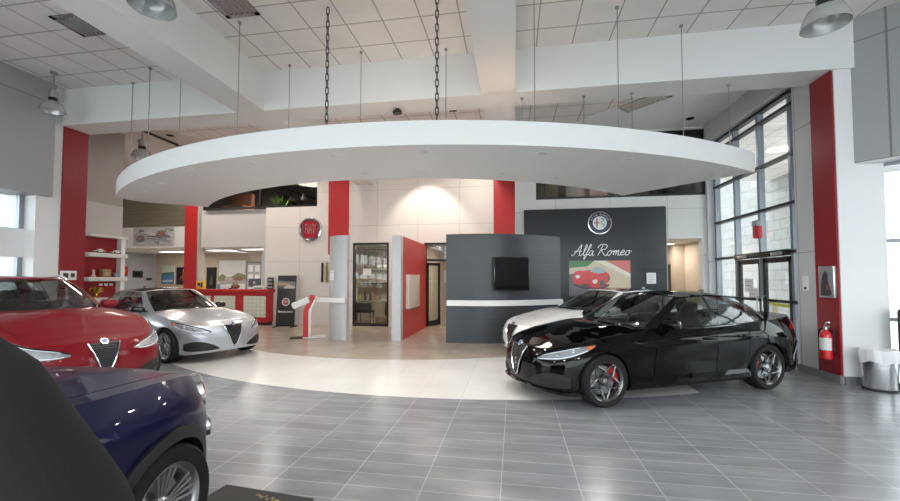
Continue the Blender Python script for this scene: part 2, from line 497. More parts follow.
    for sg in (1, -1): (roof if roofpaint else body).grid(rows if sg > 0 else mirror_rows(rows), flip=sg < 0)
    # ---- build the shell
    bo = body.build('body', paint, root, 32, 2e-4)
    hood.build('hood', paint, root, 32, 2e-4); deck.build('trunk_lid', paint, root, 32, 2e-4)
    if roofpaint: roof.build('roof', roofpaint, root, 40, 2e-4)
    dobj = {}
    for k, mb in DM.items(): dobj[k] = mb.build('door', paint, root, 32, 2e-4)
    pil.build('window_frame', M_gloss, root, 40, 2e-4)
    for (nm, ki, sg), mb in glass.items():
        mb.build(nm, M_glassd if nm != 'side_window' else M_glassw, root, 60, 2e-4)
    # ---- chrome or black strip along the belt, door handles
    for sg in (1, -1):
        b = MB(); pts = [gp(v, .055, .008) for v in np.linspace(br[2] - .25, br[7], 26)]
        b.tube([(x, sg * y, z) for x, y, z in pts], .008, 6); b.build('belt_strip', p.get('strip', M_gloss), root)
        for wi, hx in enumerate(p['handles']):
            h = MB(); ta = .80
            z = sh.zb(sh.ix(hx)) + (sh.at(sh.ZS, sh.ix(hx)) - sh.zb(sh.ix(hx))) * ta
            a = [sh.side(hx + dx, z + .004 * (dx > 0), o) for dx, o in ((.105, .004), (.085, .03), (0, .036), (-.085, .03), (-.105, .004))]
            h.tube([(x, sg * y, zz) for x, y, zz in a], [.012, .016, .017, .016, .012], 8, flat=1.2)
            h.build('door_handle', paint, dobj[(wi, sg)])
        # mirror
        m = MB(); mx, mz = p['mirror']; my = abs(gp(2.4, .1)[1]) + .15
        b_ = bmesh.new(); bmesh.ops.create_cube(b_, size=1)
        for v in b_.verts: v.co = Vector((v.co.x * .15 * (.8 if v.co.y * sg > 0 else 1), v.co.y * .23, v.co.z * (.15 if v.co.y * sg < 0 else .12)))
        bmesh.ops.bevel(b_, geom=b_.edges[:], offset=.055, segments=4, affect='EDGES', profile=.5); m.bm(b_, T(mx, sg * my, mz))
        m.tube([(mx + .04, sg * (my - .22), mz - .075), (mx + .02, sg * (my - .1), mz - .065), (mx, sg * my, mz - .03)], [.03, .026, .03], 10)
        mo = m.build('mirror', p.get('mirrorpaint', paint), root, 60)
        g = MB(); g.box(mx - .079, mx - .073, sg * my - .095, sg * my + .085, mz - .045, mz + .045, .02); g.build('mirror_glass', M_chrome, mo, 60)
    # ---- underside, wells, cabin
    u = MB(); zf = p['zb'][2][1]
    u.box(xr + Ra + .03, xf - Ra - .03, -p['hw'] + .10, p['hw'] - .10, zf + .01, zf + .12, .02)
    u.box(xf - Ra - .05, p['C'][0][0] - .16, -.52, .52, zf + .03, zf + .35, .05); u.box(p['C'][-1][0] + .14, xr + Ra + .05, -.52, .52, zf + .05, zf + .35, .05)
    u.build('underbody', M_dark, root)
    for xa in (xf, xr):
        for sg in (1, -1):
            w = MB(); Mx = T(xa, 0, R) @ RX(PI / 2)
            y1 = p['hw'] - .075
            w.lathe([(Ra + .015, -y1 * sg), (Ra + .015, -.50 * sg), (.02, -.50 * sg)], 28, Mx, a0=-.35, a1=PI + .35)
            w.build('wheel_well', M_dark, root, 40)
    zc = sh.at(sh.ZS, sh.ix(.2))
    d = MB()
    xd = p['cowl_x']
    d.box(xd - .38, xd + .26, -.64, .64, zc - .30, zc - .035, .09, 3); d.box(xd - .35, xd - .1, .14, .56, zc - .06, zc + .03, .04, 3)
    d.build('dashboard', M_inter, root)
    fl = MB(); fl.box(p['deck_x'] - .05, xd, -.68, .68, zf + .11, zf + .2); fl.box(p['deck_x'] - .28, p['deck_x'] + .35, -.6, .6, zf + .2, zc - .02, .03); fl.build('cabin_floor', M_inter, root)
    for sx, ys in ((p['seats'][0], (.36, -.36)), (p['seats'][1], (.34, -.34))):
        for y in ys:
            s_ = MB(); z0 = zf + .2; zt = p['seat_top']
            s_.box(sx - .25, sx + .27, y - .25, y + .25, z0, z0 + .24, .07, 3)
            Mt = T(sx - .22, y, z0 + .16) @ RY(-.28)
            s_.box(-.09, .07, -.24, .24, 0, zt - z0 - .30, .07, 3, M=Mt); s_.box(-.06, .05, -.13, .13, zt - z0 - .29, zt - z0 - .12, .05, 3, M=Mt)
            s_.build('seat', M_inter if not p.get('seatmat') else p['seatmat'], root)
    st = MB(); Ms = T(xd - .42, .36, zc - .02) @ RY(-1.15)
    st.lathe([(.175 + .016 * math.cos(a), .016 * math.sin(a)) for a in [2 * PI * k / 8 for k in range(9)]], 28, Ms)
    st.box(-.17, .17, -.02, .02, -.02, .01, M=Ms); st.cyl(Ms @ Vector((0, 0, 0)), Ms @ Vector((0, 0, -.2)), .04); st.build('steering_wheel', M_inter, root)
    # ---- wheels
    for xa, cal in ((xf, -1), (xr, 1)):
        for sg in (1, -1):
            make_wheel(root, (xa, sg * p['track'], R), R, p['tw'], p['rim'], p['style'], p['M_rim'], sg, p.get('steer', 0.) if xa == xf else 0., (cal * sg if p.get('caliper') else None), p.get('M_hub'))
    # ---- grille, lamps, intakes
    if p['face'] == 'shield':
        zt, zb_, wt = p['grille']
        N = 14; rows = []; rim = []
        for k in range(N + 1):
            t = k / N; z = zb_ + (zt - zb_) * t; wv = .035 + (wt - .035) * t ** .85
            if k == 0: wv = .02
            rows.append([sh.front(y if abs(y) > 1e-4 else 1e-4, z, .010) for y in np.linspace(-wv, wv, 11)])
            rim.append((wv, z))
        g = MB(); g.grid(rows)
        go = g.build('grille', mat('grille_mesh', (.012, .012, .013), .35, bump=0), root)
        gm = MB()
        for k in range(1, N, 1):
            z = rim[k][1]; w_ = rim[k][0]
            gm.tube([sh.front(y if abs(y) > 1e-4 else 1e-4, z, .014) for y in np.linspace(-w_, w_, 9)], .006, 5)
        gm.build('grille_bar', p.get('barmat', M_gloss), go)
        ch = MB(); loop = [(-w, z) for w, z in rim[::-1]] + [(w, z) for w, z in rim]
        ch.tube([sh.front(y, z, .018) for y, z in loop], .011, 8)
        ch.build('grille_surround', M_chrome, go)
        bz = zt - .005; bx = sh.front(.001, min(bz, sh.ZS[0] - .002), .0)[0]
        bd = MB(); nb = Vector((1, 0, .55)).normalized(); c0 = Vector((bx - .004, 0, bz + .012))
        bd.cyl(c0, c0 + nb * .022, .045, .042, 24); bdo = bd.build('badge', M_chrome, go)
        bi = MB(); bi.cyl(c0 + nb * .018, c0 + nb * .0235, .033, .033, 20); bi.build('badge_face', mat('badge_blue', (.10, .16, .28), .3, .3), bdo)
        for sg in (1, -1):
            H = p['headlight']
            hb = MB(); hb.grid(patch(sh, [(sh.front_i(y, sh.ZS[0]) if kind == 'y' else sh.ix(y), lo, hi) for kind, y, lo, hi in H], .003, 8, 5, sg)); ho = hb.build('headlight', mat('headlight_bowl', (.55, .56, .58), .25, .6), root)
            S2 = [(sh.front_i(y, sh.ZS[0]) if kind == 'y' else sh.ix(y), lo, hi) for kind, y, lo, hi in H]
            D2 = catmull(S2, 8)
            def hp(f, t, off): a = D2[int(f * (len(D2) - 1))]; q = sh.P(a[0], tau=a[1] + (a[2] - a[1]) * t, off=off); return (q[0], sg * q[1], q[2])
            for f in (.38, .60):
                pr = MB(); pr.ball(hp(f, .48, .0), .036, .8, .8, .8, 14); pr.build('projector', M_lampin, ho, 60)
            drl = MB(); drl.tube([hp(f, .12, .012) for f in np.linspace(.08, .8, 18)], .005, 6); drl.tube([hp(f, .86, .012) for f in np.linspace(.1, .7, 14)], .004, 6)
            drl.build('running_light', mat('running_light', (.85, .88, .92), .2, emit=(.9, .95, 1), es=.12), ho)
            bz_ = MB(); bz_.tube([hp(f, .97, .016) for f in np.linspace(.0, 1., 22)], .008, 6); bz_.build('headlight_bezel', M_gloss, ho)
            am = MB(); am.grid([[hp(f, t, .013) for t in (.2, .5, .8)] for f in np.linspace(.80, .97, 6)]); am.build('side_marker', M_amber, ho, outward=False)
            ln = MB(); ln.grid(patch(sh, S2, .017, 8, 5, sg)); ln.build('headlight_lens', M_lens, ho, 60)
            it = p['intake']
            ib = MB(); ib.grid(patch(sh, [(sh.front_i(y, .4) if kind == 'y' else sh.ix(y), lo, hi) for kind, y, lo, hi in it], .006, 6, 4, sg)); io = ib.build('air_intake', M_blackp, root)
            sl = MB()
            for tt in (.3, .6):
                sl.tube([tuple(np.array(sh.P(a, tau=lo + (hi - lo) * tt, off=.014)) * np.array([1, sg, 1])) for a, lo, hi in [(sh.front_i(y, .4) if kind == 'y' else sh.ix(y), lo, hi) for kind, y, lo, hi in it]], .008, 6)
            sl.build('intake_bar', M_blackp, io)
        if p.get('lip'):
            li = MB(); ii = np.linspace(0, sh.ix(p['C'][0][0] - .5), 20)
            for sg in (1, -1):
                rws = [[sh.P(i, tau=.0, off=-.02), sh.P(i, tau=-.03, off=.035), sh.P(i, tau=.0, off=.045), sh.P(i, tau=.045, off=.006)] for i in ii]
                li.grid(rws if sg > 0 else mirror_rows(rws), flip=sg < 0)
            li.build('front_splitter', M_gloss, root)
    else:
        p['extra'](sh, root, paint)
    for sg in (1, -1):
        tl = p['tail']
        tb = MB(); tb.grid(patch(sh, [(sh.ix(x) if kind == 'x' else sh.rear_i(x, .8), lo, hi) for kind, x, lo, hi in tl], .008, 8, 4, sg)); tb.build('tail_light', M_red_l, root)
        if p.get('vent'):
            S3 = [(sh.ix(x), lo, hi) for x, lo, hi in p['vent']]
            vb = MB(); vb.grid(patch(sh, S3, .005, 6, 4, sg)); vo = vb.build('bumper_vent', M_gloss, root)
            D3 = catmull(S3, 6); o1 = [sh.P(a, tau=lo, off=.012) for a, lo, hi in D3]; o2 = [sh.P(a, tau=hi, off=.012) for a, lo, hi in D3]
            vt = MB(); vt.tube([(x, sg * y, z) for x, y, z in o1 + o2[::-1]], .007, 6, closed=True); vt.build('vent_surround', mat('vent_grey', (.35, .35, .37), .25, .8), vo)
        if p.get('cladding'):
            for xa in (xf, xr):
                cl = MB(); rws = []
                for k in range(27):
                    a = -.16 + (PI + .32) * k / 26; rws.append([sh.side(xa + (Ra - .012) * math.cos(a), R + (Ra - .012) * math.sin(a), -.03), sh.side(xa + (Ra - .008) * math.cos(a), R + (Ra - .008) * math.sin(a), .02),
                        sh.side(xa + (Ra + .03) * math.cos(a), R + (Ra + .03) * math.sin(a), .024), sh.side(xa + (Ra + .062) * math.cos(a), R + (Ra + .062) * math.sin(a), .018), sh.side(xa + (Ra + .066) * math.cos(a), R + (Ra + .066) * math.sin(a), -.01)])
                cl.grid(rws if sg > 0 else mirror_rows(rws)); cl.build('arch_cladding', M_blackp, root)
            cs = MB(); ii = [sh.ix(x) for x in np.linspace(xf - Ra - .03, xr + Ra + .03, 20)]
            rws = [[sh.P(i, tau=-.02, off=-.03), sh.P(i, tau=.0, off=.018), sh.P(i, tau=.10, off=.022), sh.P(i, tau=.135, off=.012), sh.P(i, tau=.14, off=-.02)] for i in ii]
            cs.grid(rws if sg > 0 else mirror_rows(rws)); cs.build('sill_cladding', M_blackp, root)
        if p.get('roofrail'):
            rr = MB(); pts = [gp(v, 1., -.03) for v in np.linspace(br[2] + .2, br[7] - .1, 20)]
            rr.tube([(x, sg * y, z + .035 + .012 * math.sin(PI * k / 19)) for k, (x, y, z) in enumerate(pts)], .022, 8)
            for k in (0, 9, 19):
                x, y, z = pts[k]; rr.cyl((x, sg * y, z - .01), (x, sg * y, z + .04), .016)
            rr.build('roof_rail', M_chrome, root)
    af = MB(); x0 = p['G1'][-1][0] + .2; z0 = p['G1'][-1][2] + p['roofcrown'] * .5
    af.prism([(0, -.02), (.17, -.02), (.10, .03), (.02, .065), (-.01, .06)], -.012, .012, T(x0 - .06, 0, z0) @ RX(PI / 2)); af.build('roof_antenna', roofpaint or paint, root)
    return root, sh

def giulia(dz=0., **kw):
    C = [(2.20, 0, .70, .075), (2.185, .22, .70, .075), (2.125, .48, .705, .09), (2.01, .68, .725, .10), (1.84, .815, .76, .10), (1.64, .88, .80, .10), (1.41, .912, .845, .095),
         (1.0, .92, .905, .10), (.6, .915, .935, .11), (.0, .91, .948, .115), (-.6, .915, .958, .115), (-1.1, .928, .978, .12), (-1.41, .934, .99, .12),
         (-1.8, .905, 1.015, .12), (-2.1, .84, 1.035, .11), (-2.3, .68, 1.05, .09), (-2.40, .35, 1.062, .06), (-2.43, 0, 1.065, .05)]
    G0 = [(.90, 0, .985), (.82, .40, .975), (.62, .665, .945), (.42, .76, .925), (-.1, .80, .925), (-.45, .81, .935), (-1.0, .795, .955), (-1.38, .75, .975), (-1.66, .66, 1.005), (-1.90, .42, 1.05), (-1.97, 0, 1.065)]
    G1 = [(.02, 0, 1.395), (-.01, .34, 1.388), (-.09, .50, 1.362), (-.17, .545, 1.355), (-.32, .57, 1.368), (-.47, .58, 1.378), (-.85, .565, 1.37), (-1.10, .535, 1.345), (-1.27, .48, 1.33), (-1.36, .30, 1.345), (-1.39, 0, 1.355)]
    p = dict(cat='car', C=C, G0=G0, G1=G1, zb=[(-2.43, .27), (-1.9, .22), (-1.0, .17), (1.0, .17), (1.9, .17), (2.2, .20)], axle=(1.41, -1.41), R=.330, Ra=.362, hw=.92, track=.80, tw=.24, rim=.245,
             crown=[(-2.43, .0), (-2.2, .015), (-1.6, .05), (0, .05), (.6, .055), (1.3, .075), (1.9, .05), (2.12, .012), (2.2, 0)], cowl_x=.56, cowl_a=.34, deck_x=-1.50, deck_a=-.34, doors=(.62, -.46, -1.03), handles=(-.30, -.93),
             breaks=[0, 2.0, 2.75, 2.75, 2.75, 2.75, 2.75, 2.75, 2.75, 10], mirror=(.36, 1.0), roofcrown=.055, seats=(-.12, -.95), seat_top=1.2,
             face='shield', grille=(.70, .29, .195),
             headlight=[('y', .42, .74, .79), ('y', .53, .745, .89), ('x', 1.98, .75, .945), ('x', 1.82, .79, .965), ('x', 1.64, .85, .955), ('x', 1.53, .905, .94)],
             intake=[('y', .30, .10, .15), ('y', .42, .08, .30), ('y', .58, .08, .42), ('x', 1.98, .10, .43), ('x', 1.86, .14, .36)],
             tail=[('x', -1.98, .80, .84), ('x', -2.15, .76, .90), ('x', -2.30, .74, .92), ('y', .35, .76, .90)])
    p['G0'] = [(x, y * 1.05, z) for x, y, z in p['G0']]; p['G1'] = [(x, y * 1.06, z) for x, y, z in p['G1']]
    p['C'] = [(x, y, z, a - .022 * sst(1.2, .6, x) * sst(-2.1, -1.5, x)) for x, y, z, a in p['C']]
    p['breaks'] = [0, 1.97, 2.75, 4.98, 5.16, 6.55, 6.62, 7.45, 8.35, 10]
    p['breaks'] = p['breaks'][:1] + p['breaks'][1:]
    p.update(kw); return p

def stelvio(**kw):
    p = giulia()
    p['C'] = [(x * (1.0 if x > 0 else .99), y * 1.02, z + .20 - .085 * sst(1.3, 2.1, x), a + .005) for x, y, z, a in p['C']]
    p['G0'] = [(x if x > -1 else x * 1.04, y * 1.02, z + .20) for x, y, z in p['G0']]
    p['G1'] = [(x if x > -.9 else x * 1.28, y * 1.03, z + .235) for x, y, z in p['G1']]
    p.update(zb=[(-2.43, .38), (-1.9, .32), (-1.0, .26), (1.0, .26), (1.9, .25), (2.2, .27)], R=.362, Ra=.398, hw=.94, track=.81, rim=.26, cowl_a=.34,
             mirror=(.38, 1.21), seat_top=1.42, grille=(.80, .43, .17), headlight=[('y', .33, .74, .80), ('y', .48, .70, .90), ('x', 1.98, .70, .955), ('x', 1.82, .74, .97), ('x', 1.62, .81, .96), ('x', 1.52, .88, .945)], intake=[('y', .36, .06, .12), ('y', .46, .04, .26), ('y', .60, .04, .34), ('x', 1.98, .06, .36), ('x', 1.86, .10, .30)], cladding=True, roofrail=True, style='ten')
    p.update(kw); return p

def crossover(**kw):
    """small rounded crossover with round lamps"""
    C = [(2.10, 0, .86, .07), (2.085, .25, .86, .075), (2.01, .48, .885, .085), (1.88, .66, .93, .09), (1.70, .79, .98, .10), (1.52, .86, 1.01, .10), (1.285, .89, 1.03, .095),
         (1.0, .895, 1.04, .10), (.6, .885, 1.05, .11), (.0, .88, 1.055, .11), (-.5, .885, 1.06, .11), (-.95, .90, 1.06, .115), (-1.285, .905, 1.075, .12),
         (-1.6, .87, 1.09, .12), (-1.85, .80, 1.10, .11), (-2.05, .62, 1.10, .09), (-2.13, .32, 1.10, .06), (-2.15, 0, 1.10, .05)]
    G0 = [(.98, 0, 1.09), (.90, .40, 1.08), (.70, .64, 1.055), (.50, .735, 1.035), (-.1, .77, 1.035), (-.42, .78, 1.04), (-.95, .765, 1.05), (-1.35, .74, 1.06), (-1.72, .66, 1.08), (-1.98, .42, 1.09), (-2.04, 0, 1.095)]
    G1 = [(.26, 0, 1.545), (.22, .36, 1.54), (.13, .50, 1.515), (.03, .555, 1.50), (-.25, .59, 1.52), (-.45, .60, 1.525), (-.90, .595, 1.525), (-1.25, .57, 1.51), (-1.52, .52, 1.49), (-1.66, .32, 1.50), (-1.70, 0, 1.505)]
    p = dict(cat='car', C=C, G0=G0, G1=G1, zb=[(-2.15, .33), (-1.8, .28), (-1.0, .24), (1.0, .24), (1.8, .22), (2.1, .24)], axle=(1.285, -1.285), R=.338, Ra=.378, hw=.89, track=.77, tw=.225, rim=.235,
             crown=[(-2.15, .0), (-1.9, .01), (-1.5, .03), (0, .05), (.6, .05), (1.2, .05), (1.7, .05), (2.0, .02), (2.1, 0)], cowl_x=.62, cowl_a=.36, deck_x=-1.62, deck_a=-.36, doors=(.60, -.44, -.87), handles=(-.28, -.78),
             breaks=[0, 1.95, 2.85, 4.98, 5.16, 6.55, 6.62, 7.45, 8.35, 10], mirror=(.42, 1.07), roofcrown=.055, seats=(-.1, -.85), seat_top=1.36, ridge=.018, scoop=.02,
             face='round', tail=[('x', -1.78, .62, .70), ('x', -1.95, .58, .80), ('r', .6, .58, .84), ('r', .45, .62, .8)], cladding=True, style='fan', M_rim=M_alu, extra=round_face)
    p.update(kw); return p

def round_face(sh, root, paint):
    for sg in (1, -1):
        def disc(y, z, r, nm, depth):
            x0 = sh.front(y * sg, z)[0]
            e = .05; n = Vector((1, sg * 1.0, .22)).normalized()
            c = Vector((x0 - .03, y * sg, z)); u = n.cross(Vector((0, 0, 1))).normalized(); M = frame(c, u, n.cross(u) * -1)
            if (M.to_3x3() @ Vector((0, 0, 1))).dot(n) < 0: M = frame(c, u, n.cross(u))
            b = MB(); b.lathe([(r + .012, -.04), (r + .014, .028), (r + .004, .036), (r - .004, .03), (r - .006, .0)], 28, M); o = b.build(nm, M_chrome, root)
            bw = MB(); bw.lathe([(r - .004, .012), (r * .7, -.02), (r * .3, -.035), (.001, -.038)], 28, M); bw.build('reflector', mat('headlight_bowl', (.55, .56, .58), .25, .6), o)
            pr = MB(); pr.ball((0, 0, -.005), r * .42, 1, 1, .7, 16, M=M); pr.build('projector', M_lampin, o, 60)
            ln = MB(); ln.lathe([(r, .02), (r * .85, .038), (r * .5, .05), (.001, .055)], 28, M); ln.build('headlight_lens', M_lens, o, 60)
            return o, M
        o, M = disc(.655, .84, .11, 'headlight', .05)
        am = MB(); am.lathe([(.11, .022), (.09, .040), (.05, .050)], 12, M, a0=-1., a1=1.); am.build('side_marker', M_amber, o, outward=False)
        disc(.68, .60, .068, 'driving_light', .03)
    g = MB(); g.grid([[sh.front(y if abs(y) > 1e-3 else 1e-3, z, .006) for y in np.linspace(-.5, .5, 17)] for z in (.30, .36, .42, .48)]); go = g.build('lower_grille', M_blackp, root)
    ch = MB(); ch.tube([sh.front(y if abs(y) > 1e-3 else 1e-3, .70 + .05 * (abs(y) / .4) ** 2, .012) for y in np.linspace(-.4, .4, 21)], .016, 8); cho = ch.build('chrome_moustache', M_chrome, root)
    bd = MB(); c = Vector(sh.front(.001, .70, .01)); bd.cyl(c, c + Vector((.02, 0, 0)), .055, n=24); bdo = bd.build('badge', M_chrome, cho)
    bi = MB(); bi.cyl(c + Vector((.018, 0, 0)), c + Vector((.023, 0, 0)), .043, n=20); bi.build('badge_face', mat('badge_red', (.4, .01, .015), .3), bdo)
# ------------------------------------------------------------------ the hall
CEIL, BEAM, XR, XL = 5.7, 4.92, 5.0, -9.6
W_white = mat('wall_white', (.82, .82, .83), .55)
W_panel = brickmat('white_wall_panels', (.72, .71, .70), (.72, .71, .70), (.42, .42, .42), 1.45, 1.24, .006, .5, axes='XZ', shift=(.3, .22))
W_warm = brickmat('cream_wall_panels', (.76, .72, .68), (.76, .72, .68), (.45, .42, .40), 1.45, 1.24, .006, .5, axes='XZ', shift=(.35, .22))
W_grey = brickmat('grey_metal_panels', (.38, .38, .385), (.38, .38, .385), (.2, .2, .2), 2.6, 3.0, .008, .45, axes='YZ', shift=(.35, .72))
W_pier = brickmat('pale_grey_panels', (.58, .58, .585), (.58, .58, .585), (.3, .3, .3), 4., 2.2, .008, .45, axes='YZ', shift=(0, .12))
W_red = mat('red_laminate', (.27, .014, .02), .35, spec=.4)
W_redlit = mat('red_laminate_lit', (.50, .024, .03), .4)  # lighter copy of the red laminate, brighter light put into the colour
W_char = mat('charcoal_panel', (.038, .042, .047), .38, spec=.4)
W_charw = brickmat('charcoal_woodgrain', (.050, .055, .062), (.056, .061, .068), (.045, .05, .056), 9., .035, .004, .34, axes='XZ', spec=.4)
W_beige = mat('beige_plaster', (.52, .44, .35), .6)
W_lgrey = mat('light_grey_laminate', (.55, .56, .58), .4)
M_frame = mat('window_frame_grey', (.27, .30, .335), .35, .5)
M_blackf = mat('black_door_frame', (.012, .012, .012), .4)
G_pane = glassmat('window_glass', (.93, .96, .95), .8)
G_door = glassmat('door_glass', (.80, .82, .80), 1.)
G_dark = glassmat('dark_upper_glass', (.55, .55, .55), 1.3)

# floor: grey planks at the front, a pale curved band, beige tiles towards the back
def floor_mat():
    m = bpy.data.materials.new('tiled_floor'); m.use_nodes = True; nt = m.node_tree; b = nt.nodes['Principled BSDF']
    N = nt.nodes.new; L = nt.links.new
    grey, brk = brick_nodes(nt, (.245, .255, .275), (.285, .295, .315), (.45, .455, .465), .60, .205, .0045, 0., 'XY', .16, 1.6, (.11, .05), (1, 3.2, 1))
    pale, _ = brick_nodes(nt, (.78, .76, .73), (.80, .78, .75), (.66, .64, .61), .61, .61, .004, 0., 'XY', .05, 1.2, (.11, .2), (1, 1, 1))
    beige, _ = brick_nodes(nt, (.48, .41, .34), (.52, .445, .37), (.42, .36, .30), .46, .46, .005, 0., 'XY', .10, 2.0, (0, 0), (1, 1, 1))
    tc = N('ShaderNodeTexCoord')
    def ring(cx, cy, R):
        d = N('ShaderNodeVectorMath'); d.operation = 'DISTANCE'; L(tc.outputs['Object'], d.inputs[0]); d.inputs[1].default_value = (cx, cy, 0)
        g = N('ShaderNodeMath'); g.operation = 'LESS_THAN'; g.inputs[1].default_value = R; L(d.outputs['Value'], g.inputs[0]); return g.outputs[0]
    sx = N('ShaderNodeSeparateXYZ'); L(tc.outputs['Object'], sx.inputs[0])
    lim = N('ShaderNodeMath'); lim.operation = 'LESS_THAN'; lim.inputs[1].default_value = 2.6; L(sx.outputs['X'], lim.inputs[0])
    o = N('ShaderNodeMath'); o.operation = 'MULTIPLY'; L(ring(-1.41, 15.17, 9.8), o.inputs[0]); L(lim.outputs[0], o.inputs[1])
    def mix(f, a, c):
        x = N('ShaderNodeMix'); x.data_type = 'RGBA'; L(f, x.inputs['Factor']); L(a, x.inputs['A']); L(c, x.inputs['B']); return x.outputs['Result']
    c = mix(o.outputs[0], grey, pale); c = mix(ring(-3.13, 14.08, 6.31), c, beige)
    bk = N('ShaderNodeMath'); bk.operation = 'GREATER_THAN'; bk.inputs[1].default_value = 10.9; L(sx.outputs['Y'], bk.inputs[0])
    c = mix(bk.outputs[0], c, beige)
    L(c, b.inputs['Base Color'])
    nz = N('ShaderNodeTexNoise'); nz.inputs['Scale'].default_value = 2.5; nz.inputs['Detail'].default_value = 5; L(tc.outputs['Object'], nz.inputs['Vector'])
    mr = N('ShaderNodeMapRange'); mr.inputs['To Min'].default_value = .16; mr.inputs['To Max'].default_value = .30; L(nz.outputs['Fac'], mr.inputs['Value'])
    L(mr.outputs[0], b.inputs['Roughness']); b.inputs['Specular IOR Level'].default_value = .55
    return m
f = MB(); f.box(-18, 11.1, -6.2, 18.2, -.12, 0); struct(f.build('floor', floor_mat()))

M_tile = brickmat('ceiling_tile', (.80, .765, .74), (.83, .795, .77), (.42, .40, .385), .61, .61, .012, .8, axes='XY', noise=.05, nscale=1.3, shift=(.2, .17))
c = MB(); c.box(-18, 11.1, -6.2, 18.2, CEIL, CEIL + .12); struct(c.build('ceiling', M_tile))
# plain plaster ceiling over the right rear corner, its front edge running at an angle
c = MB(); c.prism([(.9, 11.4), (3.02, 9.03), (4.95, 7.62), (5.0, 7.62), (5.0, 11.4)], 5.67, CEIL); struct(c.build('trim_1', W_white))
c = MB(); c.prism([(-15.9, 8.6), (-9.7, 8.6), (-7.6, 13.2), (-15.9, 13.2)], 5.67, CEIL); struct(c.build('trim_2', mat('warm_white', (.66, .62, .59), .6)))

# beams
M_beam = mat('beam_plaster', (.82, .815, .81), .6)
b = MB(); b.box(-9.9, 5.3, 7.05, 7.62, BEAM, CEIL); struct(b.build('beam', M_beam))
for k, x0 in enumerate((-5.42, -.56)):
    b = MB(); b.box(x0, x0 + .6, -6.1, 7.06, BEAM, CEIL); b.box(x0, x0 + .6, 7.60, 13.3, BEAM + .01, CEIL); struct(b.build('beam', M_beam))
b = MB(); b.box(-9.9, 5.3, .4, .97, BEAM, CEIL); struct(b.build('beam', M_beam))

def wall_holes(mb, axis, t0, t1, a0, a1, z0, z1, holes):
    A = sorted({a0, a1, *[h[0] for h in holes], *[h[1] for h in holes]}); Z = sorted({z0, z1, *[h[2] for h in holes], *[h[3] for h in holes]})
    A = [a for a in A if a0 <= a <= a1]; Z = [z for z in Z if z0 <= z <= z1]
    for i in range(len(A) - 1):
        k = 0
        while k < len(Z) - 1:
            am = .5 * (A[i] + A[i + 1])
            inh = lambda q: any(h[0] < am < h[1] and h[2] < .5 * (Z[q] + Z[q + 1]) < h[3] for h in holes)
            if inh(k): k += 1; continue
            j = k
            while j + 1 < len(Z) - 1 and not inh(j + 1): j += 1
            if axis == 'y': mb.box(A[i], A[i + 1], t0, t1, Z[k], Z[j + 1])
            else: mb.box(t0, t1, A[i], A[i + 1], Z[k], Z[j + 1])
            k = j + 1

# ---- right side
w = MB(); wall_holes(w, 'x', XR, XR + .32, 7.1, 11.6, 0, CEIL, [(8.05, 11.32, 0, 5.2)]); struct(w.build('wall_right', W_pier))
w = MB(); w.box(XR - .03, XR, 7.10, 7.56, .12, BEAM); struct(w.build('wall_right_red_pier', W_red))
w = MB(); w.box(XR - .045, XR, 7.10, 8.05, 0, .12); w.box(XR, 5.62, 7.06, 7.085, 0, .12); struct(w.build('baseboard_right', mat('grey_base', (.2, .2, .21), .5)))
w = MB(); w.box(XR + .002, 5.64, 7.085, 7.3, 0, CEIL); struct(w.build('wall_front_right', W_white))
# angled upper wall and its soffit
dx, dy = .719, -.695
def ang(s, n): return (5.24 + dx * s - dy * n, 7.08 + dy * s + dx * n)
w = MB(); w.prism([ang(0, 0), ang(6.5, 0), ang(6.5, 1.2), ang(0, 1.2)], 3.42, CEIL); o = w.build('wall_angled', [W_grey])
struct(o)
W_ang = brickmat('angled_panels', (.36, .36, .365), (.36, .36, .365), (.19, .19, .19), 1.7, 1.9, .01, .45, axes='XZ', shift=(-.42, .38)); o.data.materials[0] = W_ang
w = MB(); w.prism([ang(-.02, .02), ang(6.5, .02), ang(6.5, 1.2), ang(-.02, 1.2)], 3.405, 3.42); struct(w.build('trim_3', W_white))
# glazing of the angled wall, set back under it
def ang_glaze():
    o = MB(); g = MB()
    a, e = (5.64, 7.15), (9.0, 3.92)
    L = math.hypot(e[0] - a[0], e[1] - a[1]); M = frame((a[0], a[1], 0), (e[0] - a[0], e[1] - a[1], 0), (0, 0, 1))
    for k in range(4): x = L * k / 3; o.box(x - .03, x + .03, 0, 3.4, -.05, .05, M=M)
    for z in (0.03, 1.0, 2.2, 3.38): o.box(0, L, z - .03, z + .03, -.05, .05, M=M)
    g.box(0, L, .03, 3.38, -.006, .006, M=M)
    fr = struct(o.build('window_5', M_frame)); g.build('pane', G_pane, fr)
ang_glaze()
w = MB(); w.prism([(9.0, 3.92), (11.0, 2.0), (11.2, 2.2), (9.2, 4.12)], 0, 3.42); w.prism([(10.9, 2.1), (11.1, 2.1), (11.1, -6.2), (10.9, -6.2)], 0, CEIL); struct(w.build('wall_right_unseen', W_grey))  # unseen wall, kept solid to darken reflections in the black car

